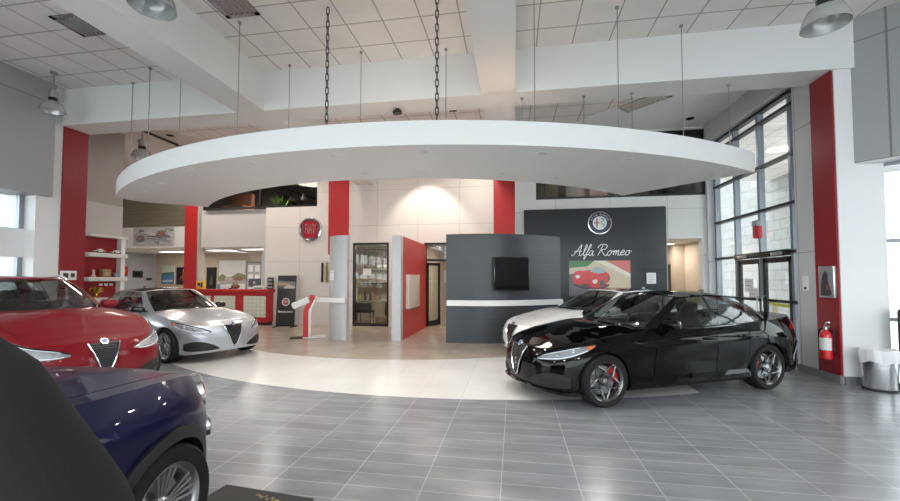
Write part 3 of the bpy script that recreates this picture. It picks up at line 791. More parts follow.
# right windows and entrance door
def window_x(name, x, ys, zs, y0, y1, z0, z1, skip=None, mull=.07, dep=.12):
    m = MB()
    for y in ys: m.box(x - dep / 2, x + dep / 2, y - mull / 2, y + mull / 2, z0, z1)
    t = MB()
    for z in zs: t.box(x - dep * .65, x + dep * .4, y0, y1, z - .028, z + .028)
    fr = struct(m.build(name, M_frame)); t.build('transom', M_blackf, fr)
    g = MB()
    Y = sorted(set(ys)); Z = sorted(set([z0] + list(zs) + [z1]))
    for i in range(len(Y) - 1):
        for k in range(len(Z) - 1):
            if skip and skip(.5 * (Y[i] + Y[i + 1]), .5 * (Z[k] + Z[k + 1])): continue
            g.box(x - .008, x + .004, Y[i] + .01, Y[i + 1] - .01, Z[k] + .005, Z[k + 1] - .005)
    g.build('pane', G_pane, fr); return fr
window_x('window_1', 5.22, [8.07, 8.42, 9.42, 10.36, 11.28], [1.18, 2.14, 3.06, 3.99, 4.93, 5.17], 8.05, 11.32, 0, 5.2, skip=lambda y, z: 8.46 < y < 10.36 and z < 2.14)

d = MB()   # pair of door leaves
for y0, y1 in ((8.50, 9.385), (9.455, 10.32)):
    d.box(5.19, 5.24, y0, y0 + .09, .03, 2.06); d.box(5.19, 5.24, y1 - .09, y1, .03, 2.06); d.box(5.19, 5.24, y0, y1, .03, .28); d.box(5.19, 5.24, y0, y1, 1.95, 2.06)
dr = struct(d.build('door_1', M_blackf))
g = MB(); g.box(5.21, 5.22, 8.59, 9.295, .28, 1.95); g.box(5.21, 5.22, 9.545, 10.23, .28, 1.95); g.build('door_pane', G_pane, dr)
for y in (9.33, 9.51):
    h = MB(); h.tube([(5.19, y, .85), (5.13, y, .87), (5.13, y, 1.25), (5.19, y, 1.27)], .012, 8); h.build('door_handle', M_alu, dr)
h = MB(); h.box(5.10, 5.2, 8.5, 10.32, 2.07, 2.19, .01); h.build('door_header', M_blackf, dr)
for y in (8.75, 9.95):
    h = MB(); h.box(5.06, 5.11, y - .16, y + .16, 2.08, 2.15, .015); h.build('door_closer', M_alu, dr)

# ---- back wall, right part (plaster, with upper windows and a passage)
w = MB(); wall_holes(w, 'y', 11.4, 11.6, .04, 5.3, 0, CEIL, [(.62, 5.0, 3.85, 5.62), (4.03, 4.88, 0, 2.7)]); struct(w.build('wall_back_right', W_panel))
w = MB(); w.box(.28, 3.97, 11.27, 11.4, 0, 3.55, .004); struct(w.build('wall_feature', W_char))
w = MB(); w.box(.04, .24, 11.6, 13.4, 0, CEIL); struct(w.build('wall_return', W_white))

def upper_window(name, x0, x1, y, z0, z1, n):
    m = MB()
    for k in range(n + 1):
        x = x0 + (x1 - x0) * k / n; m.box(x - .03, x + .03, y - .05, y + .05, z0, z1)
    for z in (z0 + .03, z1 - .03): m.box(x0, x1, y - .05, y + .05, z - .035, z + .035)
    fr = struct(m.build(name, M_blackf)); g = MB(); g.box(x0, x1, y - .004, y + .004, z0, z1); g.build('pane', G_dark, fr)
upper_window('window_2', .62, 5.0, 11.5, 3.85, 5.62, 1)
upper_window('window_3', -11.55, -6.95, 13.4, 4.24, 5.62, 2)
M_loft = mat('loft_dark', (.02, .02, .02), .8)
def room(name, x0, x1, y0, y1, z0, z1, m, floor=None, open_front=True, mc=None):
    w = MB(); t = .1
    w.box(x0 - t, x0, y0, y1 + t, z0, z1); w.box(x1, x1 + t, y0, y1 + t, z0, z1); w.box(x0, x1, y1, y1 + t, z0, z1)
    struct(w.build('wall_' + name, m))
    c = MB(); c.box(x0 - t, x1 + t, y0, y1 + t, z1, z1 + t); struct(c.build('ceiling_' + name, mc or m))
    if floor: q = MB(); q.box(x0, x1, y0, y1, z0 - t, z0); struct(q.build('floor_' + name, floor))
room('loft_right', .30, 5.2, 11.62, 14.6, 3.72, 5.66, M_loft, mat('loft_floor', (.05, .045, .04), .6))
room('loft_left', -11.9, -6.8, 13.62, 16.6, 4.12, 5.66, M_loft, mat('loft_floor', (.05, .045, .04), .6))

# passage behind the right opening
room('passage', 3.7, 5.2, 11.62, 15.8, 0, 2.72, W_beige, mc=W_white)
p_ = MB(); p_.box(4.9, 5.2, 13.3, 15.7, 0, 2.72); struct(p_.build('wall_passage_jog', W_beige))
pd = MB(); pd.box(4.87, 4.9, 13.6, 14.5, 0, 2.1); struct(pd.build('door_5', mat('dark_brown_door', (.06, .045, .035), .5)))

# ---- back wall, centre
D1, D2 = (-5.58, -4.27), (-3.02, -2.18)
w = MB(); wall_holes(w, 'y', 13.3, 13.5, -8.95, .05, 0, CEIL, [(D1[0], D1[1], 0, 2.9), (D2[0], D2[1], 0, 2.87), (-8.96, -6.95, 4.24, 5.62)]); struct(w.build('wall_back', W_warm))
for nm, x0, x1 in (('a', -6.5, -5.74), ('b', -.66, .035)):
    w = MB(); w.box(x0, x1, 13.27, 13.3, 2.5, CEIL); struct(w.build('wall_back_red_stripe', W_redlit))

def room_light(x, y, z, sx, sy, e, col=(1, .93, .84), fixture=True, label=None, rz=0.):
    if fixture:
        t = thing('ceiling_light', label, 'ceiling light', (x, y, z), rz, None)
        fr = MB(); fr.box(-sx / 2 - .03, sx / 2 + .03, -sy / 2 - .03, sy / 2 + .03, -.015, -.001); fr.build('light_frame', M_white, t)
        df = MB(); df.box(-sx / 2, sx / 2, -sy / 2, sy / 2, -.022, -.0155); df.build('diffuser', mat('diffuser_glow', (.9, .9, .88), .5, emit=(1, .95, .88), es=1.6), t)
    l = bpy.data.lights.new('ceiling_lamp', 'AREA'); l.shape = 'RECTANGLE'; l.size = sx; l.size_y = sy; l.energy = e; l.color = col
    o = bpy.data.objects.new('ceiling_lamp', l); COL.objects.link(o); o.location = (x, y, z - .03); o.rotation_euler = (0, 0, rz)
    return o
# office behind the glass door
room('office', -6.6, -3.3, 13.52, 16.0, 0, 3.0, W_beige, mc=W_white)
room('hallway', -3.18, -.2, 13.52, 17.5, 0, 2.95, mat('hall_beige', (.60, .53, .45), .6), mc=W_white)
p_ = MB(); p_.box(-2.55, -2.1, 13.96, 14.1, 0, 2.95); struct(p_.build('wall_hallway_post', W_beige))

def door_frame(name, x0, x1, y, z1, leaf=True, head=None):
    m = MB(); t = .07
    m.box(x0, x0 + t, y - .06, y + .06, 0, z1); m.box(x1 - t, x1, y - .06, y + .06, 0, z1); m.box(x0, x1, y - .06, y + .06, z1 - t, z1)
    if head: m.box(x0, x1, y - .05, y + .05, head - .04, head + .04)
    return struct(m.build(name, M_blackf))
dr = door_frame('door_2', D1[0], D1[1], 13.36, 2.9)
m = MB(); m.box(D1[0] + .07, D1[1] - .07, 13.33, 13.38, 0.0, .10); m.build('door_rail', M_blackf, dr)
g = MB(); g.box(D1[0] + .07, D1[1] - .07, 13.35, 13.36, .1, 2.83); g.build('door_pane', G_door, dr)
h = MB(); h.tube([(D1[0] + .16, 13.33, .9), (D1[0] + .16, 13.27, .92), (D1[0] + .16, 13.27, 1.3), (D1[0] + .16, 13.33, 1.32)], .012, 8); h.build('door_handle', M_alu, dr)
dr = door_frame('door_3', D2[0], D2[1], 13.36, 2.87, head=2.27)
g = MB(); g.box(D2[0] + .07, D2[1] - .07, 13.355, 13.36, 2.31, 2.80); g.build('transom_pane', G_door, dr)
# its leaf stands open into the hallway
Ml = T(D2[0] + .08, 13.40, 0) @ RZ(math.radians(62))
m = MB()
m.box(0, .08, -.02, .02, .02, 2.2, M=Ml); m.box(.62, .70, -.02, .02, .02, 2.2, M=Ml); m.box(0, .7, -.02, .02, .02, .2, M=Ml); m.box(0, .7, -.02, .02, 2.1, 2.2, M=Ml)
lf = m.build('door_leaf', M_blackf, dr); g = MB(); g.box(.08, .62, -.004, .004, .2, 2.1, M=Ml); g.build('door_pane', G_door, dr)

# ---- curved charcoal partition with a pale ledge
def arc_wall(name, path, th, z0, z1, m, n=10, back=None):
    D = catmull(path, n); tx, ty = np.gradient(D[:, 0]), np.gradient(D[:, 1]); L = np.hypot(tx, ty); nx, ny = -ty / L, tx / L
    mb = MB(); rows = []
    for i in range(len(D)):
        a = (D[i, 0], D[i, 1]); b_ = (D[i, 0] + nx[i] * th, D[i, 1] + ny[i] * th)
        rows.append([(*a, z0), (*a, z1), (*b_, z1), (*b_, z0), (*a, z0)])
    mb.grid(rows); mb.add(rows[0][:4], [(0, 1, 2, 3)]); mb.add(rows[-1][:4], [(3, 2, 1, 0)])
    return mb.build(name, m, None, 30, 1e-4)
CURVE = [(-1.73, 10.16), (-1.3, 10.13), (-.85, 10.14), (-.35, 10.24), (.15, 10.46), (.7, 10.82), (1.25, 11.25)]
struct(arc_wall('wall_curved_charcoal', CURVE, .12, 0, 2.78, W_charw))
led = [(x + (.0 if i else .03), y - .10) for i, (x, y) in enumerate(CURVE)]
led[-1] = (1.3, 11.16)
struct(arc_wall('trim_4', led, .105, .945, 1.085, mat('ledge_white', (.82, .82, .82), .4)))
# ---- curved light-grey panel by the kiosk, white pier, red wing wall
struct(arc_wall('wall_curved_grey', [(-5.20, 10.80), (-5.05, 10.42), (-4.80, 10.20), (-4.58, 10.11), (-4.40, 10.09)], .14, 0, 2.8, W_lgrey))
struct(arc_wall('trim_5', [(-5.50, 10.42), (-5.28, 10.20), (-4.95, 10.06), (-4.68, 9.98), (-4.40, 9.97)], .12, 1.0, 1.12, mat('ledge_white', (.82, .82, .82), .4)))
w = MB(); w.box(-3.19, -2.95, 10.2, 10.42, 0, 2.78); struct(w.build('wall_pier_grey', W_lgrey))
w = MB(); w.box(-3.19, -2.95, 10.42, 13.3, 0, 2.78); struct(w.build('wall_wing_red', mat('wing_red', (.60, .036, .034), .4)))

# ---- left rear: soffit box over reception, textured band, recess
w = MB(); w.box(-11.8, -8.95, 13.55, 13.75, 2.84, 4.24); w.box(-11.8, -8.95, 13.75, 17, 2.84, 2.94); struct(w.build('wall_reception_soffit', mat('soffit_grey', (.60, .59, .58), .55)))
w = MB(); w.box(-12.36, -11.8, 13.42, 13.75, 0, CEIL); struct(w.build('wall_reception_pier', mat('pier_beige', (.44, .41, .37), .55)))
w = MB(); w.box(-12.38, -11.86, 13.39, 13.42, .1, CEIL); struct(w.build('wall_red_stripe', W_redlit))
w = MB(); w.box(-17.9, -12.36, 13.5, 13.7, 2.86, 3.66); w.box(-17.9, -12.36, 13.7, 17, 2.86, 2.96); struct(w.build('wall_fascia_white', W_white))
M_text = mat('textured_olive_band', (.17, .155, .11), .6, noise=.5, nscale=3.)
nt = M_text.node_tree
for n in nt.nodes:
    if n.type == 'TEX_NOISE':
        mp = nt.nodes.new('ShaderNodeMapping'); mp.inputs['Scale'].default_value = (.35, .35, 6)
        tcn = [q for q in nt.nodes if q.type == 'TEX_COORD'][0]
        nt.links.new(tcn.outputs['Object'], mp.inputs['Vector']); nt.links.new(mp.outputs[0], n.inputs['Vector'])
w = MB(); w.box(-17.9, -12.36, 13.52, 13.72, 3.66, CEIL); struct(w.build('wall_textured_band', M_text))
w = MB(); w.box(-18.0, -17.3, 8.5, 17.1, 0, CEIL); struct(w.build('wall_left_rear', W_white))
w = MB(); w.box(-17.9, -8.9, 17.0, 17.15, 0, 2.96); struct(w.build('wall_recess_beige', mat('recess_tan', (.50, .42, .32), .55)))
w = MB(); w.box(-9.1, -8.95, 13.4, 17, 0, 2.9); struct(w.build('wall_reception_side', W_lgrey))
w = MB(); w.box(-17.5, -17.285, 13.2, 17.0, 0, 2.9); struct(w.build('wall_recess_left', mat('recess_grey', (.40, .42, .45), .5)))

# ---- left side wall
XS = -10.75                                            # shelf wall, set back behind the red pier
w = MB(); w.box(XS - .3, XL, 6.65, 7.62, 0, CEIL); struct(w.build('wall_left', W_white))
w = MB(); w.box(XS - .3, XS, 7.60, 9.50, 0, 3.62); struct(w.build('wall_left_lower', mat('left_lower', (.50, .485, .475), .5)))
w = MB(); w.box(XS - .3, XS - .01, 7.60, 9.50, 3.625, CEIL); struct(w.build('wall_left_top', mat('left_upper', (.36, .335, .315), .5)))
w = MB(); w.box(XL, XL + .03, 7.10, 7.60, 0, BEAM); struct(w.build('wall_left_red_pier', W_red))
w = MB(); w.box(XL - .6, XL + .12, -6.1, 6.86, 3.33, CEIL); struct(w.build('wall_left_upper', W_grey))
w = MB(); w.box(XL - .6, XL - .3, 6.60, 6.72, 0, 3.33); w.box(XL - .36, XL - .26, -6, 6.65, 2.06, 2.64); w.box(XL - .4, XL - .25, -6, 6.65, 0, .35); struct(w.build('wall_left_sill', W_white))
m = MB()
for k in range(9):
    y = 6.6 - 1.55 * k; m.box(XL - .36, XL - .27, y - .04, y + .04, .35, 3.33)
fr = struct(m.build('window_4', M_frame)); g = MB(); g.box(XL - .32, XL - .31, -6, 6.6, .35, 2.06); g.box(XL - .32, XL - .31, -6, 6.6, 2.64, 3.33); g.build('pane', G_pane, fr)
w = MB(); w.box(-18, XS - .28, 9.4, 9.5, 0, CEIL); struct(w.build('wall_left_return', W_white))

# ---- glazed street front behind the viewer
m = MB()
for k in range(11): x = XL + 1.9 * k; m.box(x - .05, x + .05, -6.1, -5.95, 0, 5.0)
for z in (.05, 2.4, 3.7, 4.95): m.box(XL, 9.4, -6.08, -5.97, z - .04, z + .04)
fr = struct(m.build('window_6', M_frame)); g = MB(); g.box(XL, 9.4, -6.03, -6.02, .05, 4.95); g.build('pane', G_pane, fr)
w = MB(); w.box(-10.3, 9.6, -6.2, -5.9, 4.98, CEIL); w.box(-10.3, XL, -6.2, -5.9, 0, CEIL); struct(w.build('wall_street', W_white))

# ---- outside
g = MB(); g.box(-60, 60, -60, 60, -.35, -.2); struct(g.build('ground_outside', mat('pavement', (.68, .68, .66), .8)))
M_block = brickmat('outside_blockwork', (.29, .285, .28), (.335, .33, .325), (.22, .218, .215), .80, .40, .02, .8, .5, axes='YZ', noise=.08, nscale=4)
w = MB(); w.box(10.4, 10.9, 14.8, 40, -.2, 7.6); struct(w.build('wall_neighbour_outside', M_block))
# ------------------------------------------------------------------ the five cars
paintK = mat('black_car_paint', (.0012, .0012, .0014), .3, spec=.0, coat=.62)
paintS = mat('silver_car_paint', (.44, .465, .51), .34, .55, coat=1.)
paintW = mat('white_car_paint', (.88, .87, .86), .3, coat=1.)
paintR = mat('red_car_paint', (.20, .003, .009), .35, .0, spec=.15, coat=.45)
paintB = mat('blue_car_paint', (.004, .005, .042), .35, .2, spec=.1, coat=.4)
rimK = mat('dark_rim', (.17, .17, .175), .22, .9)
rimS = mat('silver_rim', (.5, .5, .51), .25, .9)
make_car('sedan', 'black sedan with dark loop-spoke wheels and red calipers standing on the grey tiles', (2.0, 6.745, 0), math.radians(206.2),
         giulia(style='loop', M_rim=rimK, M_hub=M_alu, caliper=1, lip=True, vent=[(-1.98, .20, .30), (-2.12, .12, .52), (-2.24, .14, .50), (-2.30, .3, .42)]), paintK)
make_car('sedan', 'silver sedan with black roof parked in front of the reception desk', (-7.72, 8.08, 0), math.radians(-18), giulia(style='ten', M_rim=rimS, mirrorpaint=M_gloss), paintS, M_gloss)
make_car('sedan', 'white sedan half hidden behind the black sedan', (1.862, 9.278, 0), math.radians(207.6), giulia(style='ten', M_rim=rimS), paintW, M_gloss)
make_car('suv', 'red suv with silver roof rails and V-shaped grille beside the silver sedan', (-7.3, 4.95, 0), math.radians(-14.2), stelvio(M_rim=rimS), paintR)
make_car('crossover', 'dark blue crossover with round headlight and black wheel arch in the foreground', (-2.61, .605, 0), math.radians(96.1), crossover(), paintB)
# ------------------------------------------------------------------ hanging crescent
def arc(cx, cy, R, a0, a1, n): return [(cx + R * math.cos(a0 + (a1 - a0) * k / n), cy + R * math.sin(a0 + (a1 - a0) * k / n)) for k in range(n + 1)]
def angp(cx, cy, p): return math.atan2(p[1] - cy, p[0] - cx)
OC, IC = (-2.26, 14.83), (-2.67, 13.53)
LT, LI, RI, RT = (-8.52, 7.36), (-7.47, 8.74), (2.33, 8.90), (3.99, 7.33)
a0, a1 = angp(*OC, LT) % (2 * PI), angp(*OC, RT) % (2 * PI)
outer = arc(*OC, 9.75, a0, a1, 60)
b0, b1 = angp(*IC, RI) % (2 * PI), angp(*IC, LI) % (2 * PI)
inner = arc(*IC, 6.76, b0, b1, 44)
CZ0, CZ1 = 3.4, 3.73
# soften the left nose
nose = [(-8.56, 7.52), (-8.53, 7.72), (-8.40, 8.0)]
poly = outer + inner + nose[::-1]
can = thing('ceiling_crescent', 'large white crescent panel hanging from rods and chains over the show floor', 'ceiling panel', (-2, 6, CZ0))
m = MB(); m.prism([(x + 2, y - 6) for x, y in poly], 0, CZ1 - CZ0); m.build('crescent_body', mat('crescent_white', (.86, .86, .86), .5), can, 30)
for x, y in [(-7.45, 7.0), (-6.531, 6.45), (-5.393, 6.0), (-4.008, 5.55), (-4.605, 6.8), (-2.575, 5.35), (-2.481, 6.4), (-1.226, 5.4), (-1.504, 6.45), (-.193, 6.75), (.409, 5.75), (.731, 7.2), (1.686, 6.25), (2.762, 6.85), (3.4, 7.35)]:
    m = MB(); Mx = T(x + 2, y - 6, 0)
    m.lathe([(.085, -.001), (.085, -.006), (.065, -.008), (.06, .0)], 24, Mx); r = m.build('downlight_ring', mat('ring_white', (.84, .84, .84), .4), can)
    m = MB(); m.cyl((x + 2, y - 6, -.004), (x + 2, y - 6, -.0015), .061, n=20); m.build('downlight_lens', mat('downlight_lens', (.74, .74, .74), .3), r)

# ---- rods and chains
ROD_G = 'thin steel rods holding the crescent panel'
rods = [(-7.8, 7.02, CEIL, 'thin steel rod at the left tip of the white crescent'), (-6.93, 6.58, CEIL, 'thin steel rod second from the left tip of the crescent'), (-6.6, 6.95, CEIL, 'thin steel rod third from the left tip of the crescent'),
        (-4.28, 5.6, CEIL, 'steel rod beside the tile vent left of the first chain'), (-4.2, 6.9, CEIL, 'steel rod near the cross beam left of the first chain'), (-2.69, 6.7, CEIL, 'steel rod near the cross beam between the two chains'),
        (-1.17, 6.85, CEIL, 'steel rod near the cross beam just right of the second chain'), (.30, 5.62, CEIL, 'steel rod just right of the lengthwise beam, reaching the top edge'), (.16, 7.30, BEAM, 'short rod from the cross beam just right of the lengthwise beam'),
        (1.26, 7.40, BEAM, 'short rod from the cross beam left of the long beige ceiling vent'), (1.55, 6.18, CEIL, 'long steel rod hanging in front of the cross beam right of centre'), (2.08, 7.40, BEAM, 'short rod from the cross beam in front of the beige ceiling vent'),
        (2.68, 6.8, CEIL, 'long steel rod in front of the cross beam toward the right window'), (3.62, 7.35, BEAM, 'short rod at the right tip of the crescent')]
for x, y, zt, lab in rods:
    m = MB(); m.cyl((0, 0, 0), (0, 0, zt - CZ1), .007, n=8); m.cyl((0, 0, zt - CZ1 - .03), (0, 0, zt - CZ1), .028, n=10); m.cyl((0, 0, 0), (0, 0, .05), .02, n=8)
    o = m.build('suspension_rod', M_steel); o.location = (x, y, CZ1); tag(o, lab, 'rod', ROD_G)
def link(mb, z, turn):
    P = []
    for k in range(12):
        a = 2 * PI * k / 12; P.append((.022 * math.cos(a), 0, .045 * math.sin(a) + (.018 if math.sin(a) > 0 else -.018)))
    if turn: P = [(0, x, zz) for x, y, zz in P]
    mb.tube([(x, y, zz + z) for x, y, zz in P], .0085, 6, closed=True)
for x, y, lab in ((-2.70, 5.42, 'left of two dark chains holding the white crescent'), (-1.06, 5.45, 'right of two dark chains holding the white crescent')):
    m = MB(); z = .05; k = 0
    while z < CEIL - CZ1 - .02: link(m, z, k % 2); z += .10; k += 1
    o = m.build('chain', mat('dark_chain', (.10, .10, .105), .4, .8)); o.location = (x, y, CZ1); tag(o, lab, 'chain', 'chains holding the crescent panel')

# ---- high-bay lamps
def high_bay(x, y, z, r, label, parts=True):
    t = thing('high_bay_lamp', label, 'lamp', (x, y, z), 0, 'dome lamps under the ceiling')
    m = MB(); m.lathe([(r, 0), (r * .985, .02), (r * .93, r * .36), (r * .72, r * .80), (r * .34, r * 1.02), (r * .30, r * 1.02), (r * .68, r * .76), (r * .89, r * .34), (r * .955, .0), (r, 0)], 36)
    m.build('lamp_shade', mat('prismatic_shade', (.50, .51, .51), .2, .45, coat=.4), t)
    m = MB(); m.lathe([(r * .02, r * .60), (r * .26, r * .56), (r * .30, r * .8), (r * .2, r * 1.0)], 20); m.build('lamp_bulb', mat('bulb_glow', (.9, .9, .88), .3, emit=(1, .95, .88), es=.0), t)
    m = MB(); m.lathe([(.001, r * 1.0), (r * .36, r * 1.0), (r * .36, r * 1.32), (.001, r * 1.32)], 20); m.build('lamp_collar', M_gloss, t)
    m = MB(); m.lathe([(.001, r * 1.32), (r * .38, r * 1.32), (r * .38, r * 2.0), (r * .3, r * 2.06), (.001, r * 2.06)], 20)
    for k in range(10): m.box(r * .36, r * .42, -.004, .004, r * 1.36, r * 1.96, M=RZ(k * PI / 5))
    m.build('ballast_housing', M_alu, t)
    m = MB(); m.cyl((0, 0, r * 2.04), (0, 0, CEIL - z - .02), .014, n=10); m.cyl((0, 0, CEIL - z - .03), (0, 0, CEIL - z), .06, n=16); m.build('lamp_stem', M_steel, t)
    return t
high_bay(-8.95, 6.42, 4.92, .20, 'dome lamp above the left red pier')
high_bay(-4.1, 3.9, 4.74, .24, 'dome lamp cut by the top edge beside the left lengthwise beam')
high_bay(3.14, 4.52, 4.18, .205, 'dome lamp at the top right in front of the cross beam')
high_bay(-9.6, 8.95, 4.78, .24, 'dome lamp behind the left tip of the white crescent')

# ---- ceiling vents, small ceiling gear
def vent(x, y, z, sx, sy, rz, label, blades, m_, back_m=None):
    t = thing('ceiling_vent', label, 'vent', (x, y, z), rz, None)
    m = MB(); m.box(-sx / 2, sx / 2, -sy / 2, -sy / 2 + .07, -.02, -.001); m.box(-sx / 2, sx / 2, sy / 2 - .07, sy / 2, -.02, -.001); m.box(-sx / 2, -sx / 2 + .07, -sy / 2, sy / 2, -.02, -.001); m.box(sx / 2 - .07, sx / 2, -sy / 2, sy / 2, -.02, -.001)
    m.build('vent_frame', m_, t)
    m = MB(); m.box(-sx / 2 + .04, sx / 2 - .04, -sy / 2 + .04, sy / 2 - .04, -.004, -.001); m.build('vent_back', back_m or mat('vent_shadow', (.30, .295, .29), .7), t)
    for k in range(blades):
        m = MB(); x0 = -sx / 2 + .06 + (sx - .12) * (k + .5) / blades
        m.box(-.03, .03, -sy / 2 + .04, sy / 2 - .04, -.004, .002, M=T(x0, 0, -.014) @ RY(-.45)); m.build('vent_blade', m_, t)
M_vent = mat('vent_grey', (.80, .80, .78), .45)
vent(-6.86, 5.26, CEIL, .52, .52, 0, 'grey slatted air vent between ceiling tiles at upper left', 5, M_vent)
vent(-4.12, 5.2, CEIL, .56, .56, 0, 'grey slatted air vent right of the left lengthwise beam', 5, M_vent)
vent(2.95, 9.58, 5.67, 1.05, .46, math.radians(-45), 'long beige air grille in the smooth plaster ceiling', 9, mat('vent_beige', (.50, .46, .39), .5), mat('vent_beige', (.50, .46, .39), .5))
for x, y, z, lab in ((4.45, 9.18, 5.67, 'black recessed spot nearest the right windows'), (4.4, 10.77, 5.67, 'black recessed spot over the right rear corner'), (-9.54, 9.73, 5.67, 'black recessed spot over the left rear bay')):
    t = thing('recessed_spot', lab, 'ceiling spot', (x, y, z), 0, 'black recessed ceiling spots')
    m = MB(); m.lathe([(.10, -.001), (.10, -.008), (.08, -.008), (.07, -.002)], 24); m.build('spot_ring', M_dark, t); m = MB(); m.cyl((0, 0, -.003), (0, 0, -.001), .075, n=20); m.build('spot_bowl', M_gloss, t)
for x, y, z, lab in ((-2.22, 7.4, BEAM, 'small black camera under the cross beam between the chains'), (-1.41, 9.23, CEIL, 'small black camera on the rear tiles beside the lengthwise beam')):
    t = thing('security_camera', lab, 'camera', (x, y, z), 0, 'small black ceiling cameras')
    m = MB(); m.cyl((0, 0, -.03), (0, 0, 0), .05, n=16); m.build('camera_base', M_gloss, t); m = MB(); m.box(-.09, .09, -.05, .05, -.11, -.03, .02); m.build('camera_body', M_gloss, t)
m = MB(); m.tube([(-9.6, 8.55, 5.58), (-9.75, 9.1, 5.58), (-9.8, 10.6, 5.58), (-9.8, 13.1, 5.58)], .035, 10); o = m.build('ceiling_pipe', M_blackp); tag(o, 'black pipe under the ceiling of the left rear bay', 'pipe')

# ------------------------------------------------------------------ signs on the walls
def strokes(mb, S, r, M, flat=.6):
    for P in S:
        D = catmull(P, 6); mb.tube([M @ Vector((x, y, 0)) for x, y in D], r, 6, flat=flat)
# script lettering
GL = {
 'A': ([[(-.10, .10), (.02, .0), (.20, .22), (.42, .62), (.62, .98), (.60, .5), (.58, .08), (.68, .0), (.80, .10)], [(.08, .34), (.34, .42), (.72, .38)]], .84),
 'l': ([[(0, .08), (.16, .42), (.28, .86), (.20, .98), (.12, .70), (.08, .20), (.16, .0), (.28, .08)]], .28),
 'f': ([[(0, .08), (.20, .50), (.34, .90), (.26, 1.0), (.16, .60), (.02, -.20), (-.06, -.32), (-.08, -.2), (.08, .02), (.26, .10)]], .26),
 'a': ([[(.34, .40), (.16, .44), (.02, .22), (.08, .02), (.22, .06), (.36, .40), (.32, .10), (.38, .0), (.50, .08)]], .50),
 'R': ([[(.02, .0), (.14, .40), (.28, .92)], [(-.12, .66), (.02, .92), (.36, 1.0), (.66, .86), (.56, .58), (.26, .48), (.46, .16), (.66, -.02), (.82, .08)]], .80),
 'o': ([[(.24, .44), (.06, .34), (.02, .10), (.16, .0), (.32, .16), (.32, .38), (.22, .44), (.34, .34), (.48, .36)]], .46),
 'm': ([[(0, .30), (.08, .42), (.08, .02)], [(.08, .22), (.22, .44), (.28, .34), (.26, .02)], [(.27, .22), (.42, .44), (.48, .34), (.46, .08), (.54, .0), (.64, .08)]], .64),
 'e': ([[(.02, .20), (.24, .26), (.30, .40), (.18, .46), (.04, .26), (.10, .02), (.28, .04), (.42, .14)]], .42), ' ': ([], .30)}
t = thing('script_sign', 'silver script lettering above the red car picture on the charcoal wall', 'sign', (1.47, 11.265, 2.26))
m = MB(); xx = .10; S_ = .300
for ch in 'Alfa Romeo':
    st, adv = GL[ch]
    start = len(m.V); strokes(m, st, .036, Matrix.Identity(4)); 
    Mx = T(xx, -.012, 0) @ RX(PI / 2) @ Matrix(((S_, S_ * .22, 0, 0), (0, S_, 0, 0), (0, 0, S_, 0), (0, 0, 0, 1))); m.xf(Mx, start); xx += adv * S_
m.build('lettering', mat('sign_silver', (.75, .76, .78), .35, .3), t)

def disc(mb, r, y0, y1, n=40, ox=0, oz=0, mi=None): mb.cyl((ox, y0, oz), (ox, y1, oz), r, n=n, mi=mi)
t = thing('round_emblem', 'round silver and navy emblem with cross and serpent on the charcoal wall', 'sign', (2.29, 11.27, 3.14))
m = MB(); Rm = RX(PI / 2); m.lathe([(.27, 0), (.27, .02), (.285, .045), (.31, .04), (.315, .0)], 48, Rm); m.build('outer_ring', M_chrome, t)
m = MB(); disc(m, .272, 0, -.018); m.build('name_ring', mat('emblem_navy', (.012, .02, .06), .3, coat=.4), t)
m = MB(); m.lathe([(.165, .018), (.168, .032), (.182, .032), (.185, .018)], 40, Rm); m.build('inner_ring', M_chrome, t)
m = MB(); disc(m, .166, -.018, -.024); f0 = m.build('shield_field', mat('emblem_white', (.75, .77, .78), .35), t)
m = MB(); m.box(-.085, -.060, -.030, -.024, -.135, .135); m.box(-.145, -.005, -.030, -.024, -.012, .014); m.build('red_cross', mat('emblem_red', (.5, .01, .02), .35), f0)
m = MB(); m.box(-.004, .004, -.029, -.024, -.165, .165); m.build('divider', M_chrome, f0)
m = MB(); D = catmull([(.05, -.12), (.10, -.10), (.11, -.05), (.06, -.02), (.04, .03), (.09, .06), (.11, .09), (.07, .12), (.04, .10)], 6)
m.tube([(x, -.028, z) for x, z in D], [.016] * 30 + [.020] * (len(D) - 30), 8, flat=.5); m.build('green_serpent', mat('emblem_green', (.0, .16, .06), .4), f0)
m = MB()
for word, aa, sg in (('ALFA ROMEO', PI / 2, 1),):
    n = len(word)
    for k, chh in enumerate(word):
        if chh == ' ': continue
        a = aa - (k - (n - 1) / 2) * .26; me = text_mesh(chh, .075, .004)
        m.mesh(me, T(.226 * math.cos(a), -.022, .226 * math.sin(a)) @ RY(-(a - PI / 2)) @ RX(PI / 2))
m.build('ring_lettering', M_chrome, t)

t = thing('round_emblem', 'round chrome and red emblem on the cream wall left of the red stripe', 'sign', (-7.17, 13.298, 3.40))
m = MB(); m.lathe([(.36, 0), (.36, .05), (.39, .09), (.43, .08), (.45, .0)], 48, Rm); m.build('outer_ring', M_chrome, t)
m = MB(); disc(m, .362, 0, -.05); m.build('emblem_back', mat('emblem_chrome_dark', (.30, .30, .31), .2, .9), t)
def rrect(w, h, r, n=6):
    P = []
    for cx_, cz_, q in ((w - r, h - r, 0), (-w + r, h - r, 1), (-w + r, -h + r, 2), (w - r, -h + r, 3)):
        P += [(cx_ + r * math.cos(q * PI / 2 + k * PI / 2 / n), cz_ + r * math.sin(q * PI / 2 + k * PI / 2 / n)) for k in range(n + 1)]
    return P
m = MB(); m.prism(rrect(.27, .29, .10), .05, .062, Rm); f0 = m.build('red_field', mat('emblem_ruby', (.42, .012, .03), .25, coat=.5), t)
